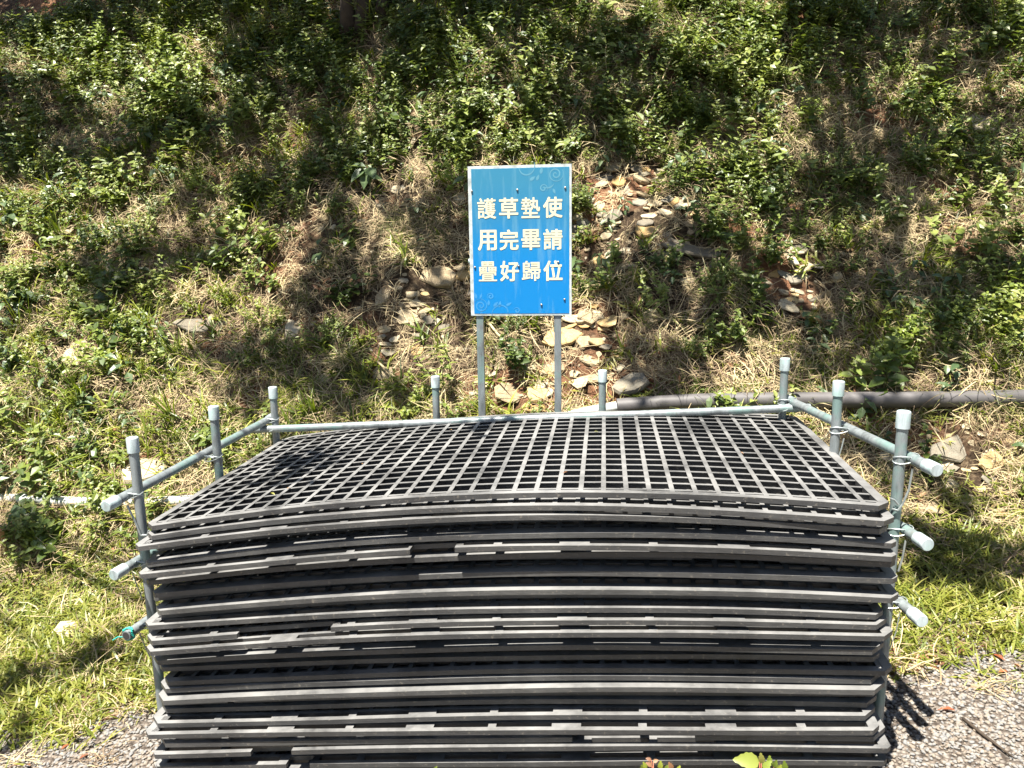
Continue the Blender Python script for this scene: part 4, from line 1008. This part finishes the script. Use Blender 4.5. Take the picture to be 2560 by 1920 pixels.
stalk([(1990,1283),(2040,1278),(2085,1272),(2108,1268)], .012, 'dark broken stick lying on the grass right of the stack', 'stick', M_BARK, 'stick', .01)
stalk([(2080,1560),(2130,1600),(2190,1645)], .005, 'thin twig lying on the gravel at lower right', 'stick', M_BARK, 'stick', .012)
for i in range(60):
    qx = rnd.uniform(0, 2212); qy = rnd.uniform(0, 830); L = rnd.uniform(25, 90); a = rnd.uniform(0, 6.28)
    if abs(qx-1115) < 130 and 340 < qy < 700: continue
    stalk([(qx, qy), (qx+L*.5*math.cos(a), qy+L*.5*math.sin(a)+rnd.uniform(-8, 8)), (qx+L*math.cos(a), qy+L*math.sin(a))], rnd.uniform(.0012, .0026), 'thin dry grass stalk leaning '+near(qx, qy), off=rnd.uniform(.03, .09), group='dry stalks on the slope')
# fallen leaves
def fallen(px, py, L, label, mat, a=None, plane=None, name='fallen_leaf'):
    if plane is None: P = Vector(hit(px, py)); z = Vector(nrm(P[0], P[1])); P = P+z*.012
    else: P = Vector(plane); z = Vector((0, 0, 1))
    L *= .8; mb = MB(); a = rnd.uniform(0, 6.28) if a is None else a
    leaf(mb, (0, 0, 0), (math.cos(a), math.sin(a), .15), (0, 0, 1), L, L*.34, .7, .35)
    o = mb.obj(name, mat, None, False, True); o.location = P; tag(o, label, 'leaf'); return o
M_REDLEAF = leafmat('red_leaf', [(0, (.20, .045, .02)), (1, (.34, .12, .05))], .15)
fallen(2512, 1660, .07, 'curled red dry leaf on the gravel at the right edge', M_REDLEAF, 1.8); fallen(2495, 1690, .06, 'small red dry leaf below the curled one at the right edge', M_REDLEAF, .3)
fallen(2335, 1655, .085, 'long orange dry leaf on the grass right of the stack', M_REDLEAF, 3.0); fallen(2390, 1785, .06, 'orange dry leaf at the edge of the gravel, right', M_REDLEAF, 2.8)
fallen(2300, 845, .06, 'rust coloured leaf in litter above the grey pipe', M_REDLEAF, 2.2); fallen(155, 1882, .05, 'orange dry leaf on the gravel at lower left', M_REDLEAF, 1.3)
fallen(200, 1905, .05, 'red brown dry leaf on the gravel at the bottom left', M_REDLEAF, 1.0); fallen(60, 1820, .05, 'brown dry leaf where grass meets gravel at lower left', M_DEAD, .6)
def onmat(px, py):
    # meet the top mat's surface
    d = ray(px, py); o_ = np.array([0, 0, EYE])
    for t in np.linspace(1.6, 4, 2400):
        P = o_+d*t; u, v = uv(P[0], P[1]); s = 4*(u/2)*(1-u/2)
        zl, zr, bw = zlin(NM-1)
        if P[2] < zl+T+(zr-zl)*u/2+bw*(1-.2*v)*max(s, 0)**1.1+.006*v: return P
fallen(0, 0, .030, 'fresh green leaf lying on the top mat', M_YLEAF, 5.6, onmat(676, 1232)); fallen(0, 0, .022, 'small curled brown leaf on the top mat beside the green leaf', M_DEAD, 1.2, onmat(717, 1222))
for px_, py_, L_, lb_ in ((905, 1160, .018, 'tiny dry leaf scrap left of the middle of the top mat'), (1420, 1180, .02, 'small brown leaf scrap right of the middle of the top mat'), (1850, 1130, .018, 'tiny leaf scrap near the right rim of the top mat'), (1130, 1075, .02, 'small leaf scrap toward the back of the top mat')):
    fallen(0, 0, L_, lb_, M_DEAD, None, onmat(px_, py_))
fallen(0, 0, .022, 'pale leaf fragment on the back of the top mat', M_YLEAF, .2, onmat(1485, 1079))
# cardboard box at the left edge
P = hit(-10, 1392); P = P+np.array([-.12, .0, 0]); bxo = empty('cardboard_box', P); bxo.rotation_euler = (0, 0, .8); tag(bxo, 'brown cardboard box with open flaps in the grass at the left edge', 'box')
M_CARD = simple('cardboard', (.36, .20, .085), .85, var=.2, scale=12); M_CARD2 = simple('card_inside', (.46, .34, .22), .85, var=.15, scale=12)
mb = MB(); a_, b_, h_ = .13, .10, .13
for bxx in (((-a_, -b_, 0), (a_, -b_+.004, h_)), ((-a_, b_-.004, 0), (a_, b_, h_)), ((-a_, -b_+.004, 0), (-a_+.004, b_-.004, h_)), ((a_-.004, -b_+.004, 0), (a_, b_-.004, h_)), ((-a_+.004, -b_+.004, 0), (a_-.004, b_-.004, .004))): mb.box(*bxx)
mb.obj('box_body', M_CARD, bxo)
for s_ in (1, -1):
    mb = MB(); mb.add([(s_*a_, -b_, h_), (s_*a_, b_, h_), (s_*(a_+.07), b_-.005, h_-.025), (s_*(a_+.07), -b_+.005, h_-.025), (s_*a_, -b_, h_+.004), (s_*a_, b_, h_+.004), (s_*(a_+.07), b_-.005, h_-.021), (s_*(a_+.07), -b_+.005, h_-.021)],
        [(3,2,1,0),(4,5,6,7),(0,1,5,4),(1,2,6,5),(2,3,7,6),(3,0,4,7)]); mb.obj('flap', M_CARD2, bxo)
# young leafy plants in front of the stack
def frontplant(pts_, label, Ydist, mats, root):
    """leaves given as (px, py, length in px, angle, tone)"""
    d = ray(*root); t = Ydist/d[1]; B = np.array([0, 0, EYE])+d*t; B[2] = float(Hn(B[0], B[1]))
    o = empty('young_plant', B); tag(o, label, 'plant')
    B = Vector(B)
    stem = MB()
    for (px, py, L, ang, fac, mt) in pts_:
        d = ray(px, py); t = (Ydist+rnd.uniform(-.03, .03))/d[1]; P = Vector(np.array([0, 0, EYE])+d*t)-B; l = L*.88/FPX*t
        stem.tube([Vector((0, 0, 0)), P*.5+Vector((0, 0, P.z*.12)), P], [.003, .002, .0013], 6)
        dd = Vector((math.cos(ang), -.25*0+rnd.uniform(-.3, .1), math.sin(ang))); upv = Vector((0, -fac, 1-fac*.4))
        mb = MB(); n = 10; w = l*.62; sd = dd.cross(upv).normalized(); u3 = sd.cross(dd).normalized(); vs = []
        for i in range(n+1):
            s_ = i/n; ww = w*.5*math.sin(math.pi*min(1, s_**.75))**.9*(1-.15*s_)+.0004; c_ = P+dd.normalized()*l*s_-u3*l*.18*s_*s_; jag = .0012*((i % 2)*2-1)
            vs += [c_-sd*(ww+jag)+u3*ww*.25, c_, c_+sd*(ww+jag)+u3*ww*.25]
        mb.add(vs, [q for i in range(n) for q in ((3*i, 3*i+1, 3*i+4, 3*i+3), (3*i+1, 3*i+2, 3*i+5, 3*i+4))], rnd.uniform(.3, .8)); mb.obj('leaf', mt, o, True, True)
    stem.obj('stem', M_REDSTEM, o, True)
frontplant([(1898, 1905, 74, 2.98, .75, M_YLEAF), (1903, 1908, 33, 1.65, .8, M_YLEAF), (1922, 1914, 30, 1.5, .8, M_YLEAF), (1934, 1918, 26, 1.35, .8, M_YLEAF), (1944, 1926, 22, 1.2, .7, M_GRASS), (1908, 1922, 34, .9, .6, M_YLEAF), (1894, 1926, 34, 3.5, .5, M_YLEAF), (1962, 1928, 30, 1.6, .8, M_GRASS)],
    'bright young plant with serrated leaves before the right of the stack', 1.66, None, (1910, 1960))
frontplant([(1630, 1915, 20, 2.6, .6, M_DEAD), (1633, 1905, 16, .4, .6, M_DEAD), (1628, 1900, 16, 2.8, .6, M_DEAD), (1650, 1922, 24, 1.5, .7, M_GRASS), (1664, 1925, 22, 1.2, .7, M_YLEAF), (1615, 1922, 22, 1.9, .6, M_GRASS), (1680, 1925, 26, 1.9, .6, M_DEAD), (1604, 1926, 20, 1.6, .6, M_YLEAF), (1694, 1928, 18, 1.2, .6, M_GRASS)],
    'small seedling with brownish leaves at the bottom before the middle of the stack', 1.66, None, (1640, 1960))
frontplant([(1086, 1928, 18, 1.2, .7, M_YLEAF)], 'lone leaf tip at the bottom edge before the stack', 1.66, None, (1086, 1950))
# ------------------------------------------------------------------ trees that shade the slope
def shade_points(step, sd):
    g = np.random.default_rng(sd); xs = np.arange(-4.4, 4.6, step); ys = np.arange(1.2, 7.6, step*.72); X, Y = np.meshgrid(xs, ys); X = X.ravel()+g.normal(0, step*.35, X.size); Y = Y.ravel()+g.normal(0, step*.3, X.size)
    u, v = uv(X, Y); on = (u > 0) & (u < 2) & (v > 0) & (v < 1)
    Z = np.where(on, .76, Hn(X, Y)); qx, qy = qpix(X, Y, Z)
    m = blob(qx, qy, SHADE)*0.98 + .72*(fbm(X*4.6, Z*4.6+Y*2, 91, 3)-.5)
    off = (qx < -60) | (qx > 2272) | (qy < -60)
    m = np.where(off, .42+1.4*(fbm(X*1.2, Y*1.2, 93, 3)-.5), m)
    m = np.where((off & (Y < 3.0)), 0, m)
    k = m > .50
    return X[k], Y[k], Z[k], on[k], g
X, Y, Z, ON, g = shade_points(.092, 5)
zt = np.maximum(5.0+.9*fbm(X*.9, Y*.9, 95, 2), Z+2.3)+g.normal(0, .18, len(X)); zt = np.where(Y < 3.2, 3.9+g.normal(0, .12, len(X)), zt)
tt = (zt-Z)/(-SUNV[2]); C = np.stack([X, Y, Z], -1)-SUNV*tt[:, None]
T1 = hit(905, 95)
trunks = [(T1[0], T1[1], 'slender tree with dark stems rising at the top middle of the slope'), (-3.6, 7.7, 'tree on top of the slope at far left, leaning over it'), (1.3, 7.7, 'tree on top of the slope right of the middle'),
          (3.8, 7.7, 'tree on top of the slope at far right'), (-4.9, 3.1, 'tree at the foot of the slope beyond the left edge'), (4.9, 3.0, 'tree at the foot of the slope beyond the right edge')]
own = np.argmin(np.stack([np.hypot(C[:, 0]-a, (C[:, 1]-b)*.75)+(1.2 if i in (4, 5) else 0) for i, (a, b, _) in enumerate(trunks)], 0)+np.where((Y[None, :] < 3.2) & (np.arange(6)[:, None] < 4), 9, 0), 0)
for i, (tx, ty, lb) in enumerate(trunks):
    z0 = float(Hn(tx, ty)); o = empty('tree', (tx, ty, z0-.05)); tag(o, lb, 'tree', 'trees that shade the slope')
    O = Vector(o.location); K = C[own == i]
    if len(K) == 0: continue
    topz = max(4.6, float(np.median(K[:, 2]))-.1) if i < 4 else 3.8; ctr = K.mean(0)
    tr = MB(); br = MB(); crown = MB()
    lean_ = Vector(((ctr[0]-tx)*.12, (ctr[1]-ty)*.12, 0)); tip = Vector((0, 0, topz-z0+.4))+lean_
    ns = 9; base_r = .085 if i else .04
    stems = [(Vector((0, 0, 0)), tip)] if i else [(Vector((0, 0, 0)), tip), (Vector((.11, .03, 0)), tip+Vector((.3, .1, -.3))), (Vector((-.10, .02, 0)), tip+Vector((-.35, -.1, -.2)))]
    for (a, b) in stems:
        tr.tube([a.lerp(b, k/ns)+Vector((.03*math.sin(k*1.3+i), .03*math.cos(k*1.7), 0))*(1 if k else 0) for k in range(ns+1)], [base_r*(1.25-.75*k/ns)+(.03 if k == 0 else 0) for k in range(ns+1)], 12)
    cells = {}
    for q in K: cells.setdefault((int(q[0]//.75), int(q[1]//.75)), []).append(q)
    for c_, L in cells.items():
        cc = Vector(np.mean(L, 0))-O; st_ = tip*rnd.uniform(.82, .97)
        if i >= 0: mid = st_.lerp(cc, .5)+Vector((rnd.uniform(-.15, .15), rnd.uniform(-.15, .15), .2))
        br.tube([st_, st_.lerp(mid, .5)+Vector((0, 0, .06)), mid, mid.lerp(cc, .55)+Vector((0, 0, .03)), cc], [.030, .024, .018, .012, .006], 6)
        for q in L[::3]:
            e = Vector(q)-O; br.tube([cc, cc.lerp(e, .5)+Vector((rnd.uniform(-.04, .04), rnd.uniform(-.04, .04), .03)), e], [.005, .004, .0025], 4)
    for q in K:
        c = Vector(q)-O
        for k in range(9):
            a = rnd.uniform(0, 6.283); el = rnd.uniform(-.6, .5); L_ = rnd.uniform(.065, .115)
            leaf(crown, c+Vector((rnd.gauss(0, .045), rnd.gauss(0, .045), rnd.gauss(0, .05))), (math.cos(a)*math.cos(el), math.sin(a)*math.cos(el), math.sin(el)), (rnd.uniform(-.5, .3), rnd.uniform(-.6, .3), 1), L_, L_*.5, rnd.random(), rnd.uniform(0, .3))
    t_o = tr.obj('trunk', M_BARK, o, True); br.obj('branches', M_BARK, o, True); crown.obj('crown', M_CANOPY, o, False, True)
# unseen trees added behind and beside the camera to block the low sky
def skyblock_tree(x, y, h, w, lb, sd):
    r = random.Random(sd); z0 = float(Hn(x, y)) if abs(x) < 50 else 0
    o = empty('tree', (x, y, z0-.1)); tag(o, lb, 'tree', 'unseen trees added to block the low sky')
    tr = MB(); tr.tube([(0, 0, 0), (.08, .05, h*.3), (-.05, .0, h*.6), (.05, .05, h*.92)], [.20, .15, .11, .04], 12)
    lv = MB()
    for k in range(26):
        a = r.uniform(0, 6.283); zc = h*r.uniform(.14, .95); q = w*math.sqrt(max(.05, 1-((zc/h-.5)/.55)**2))*r.uniform(.25, 1)
        c = Vector((math.cos(a)*q, math.sin(a)*q, zc))
        tr.tube([(0, 0, zc*.75), c*.55+Vector((0, 0, zc*.4)), c], [.05, .03, .01], 5)
        for m in range(58):
            d = Vector((r.gauss(0, .55), r.gauss(0, .55), r.gauss(0, .42))); b = r.uniform(0, 6.283); L = r.uniform(.16, .30)
            leaf(lv, c+d, (math.cos(b), math.sin(b), r.uniform(-.7, .3)), (r.uniform(-.8, .8), r.uniform(-.8, .8), 1), L, L*.6, r.random(), .2)
    tr.obj('trunk', M_BARK, o, True); lv.obj('crown', M_CANOPY, o, False, True)
for i, (x, y, h, w, lb) in enumerate([(-8.5, -3.2, 7.5, 2.4, 'unseen broad tree left behind the viewer, added to block sky'), (-4.6, -5.6, 8.5, 2.6, 'unseen tall tree behind the viewer, second from the left, added to block sky'), (-.6, -6.2, 8.5, 2.6, 'unseen tall tree straight behind the viewer, added to block sky'),
        (3.6, -5.6, 8.0, 2.5, 'unseen tall tree right behind the viewer, added to block sky'), (7.6, -3.6, 7.5, 2.5, 'unseen broad tree at far right behind the viewer, added to block sky'), (9.5, .6, 6.5, 2.2, 'unseen tree beyond the right edge, added to block sky'), (-10, .8, 6.5, 2.2, 'unseen tree beyond the left edge, added to block sky')]):
    skyblock_tree(x, y, h, w, lb, 700+i)
print('canopy clusters', len(X), 'tris', sum(len(o.data.polygons) for o in S.objects if o.type == 'MESH'))
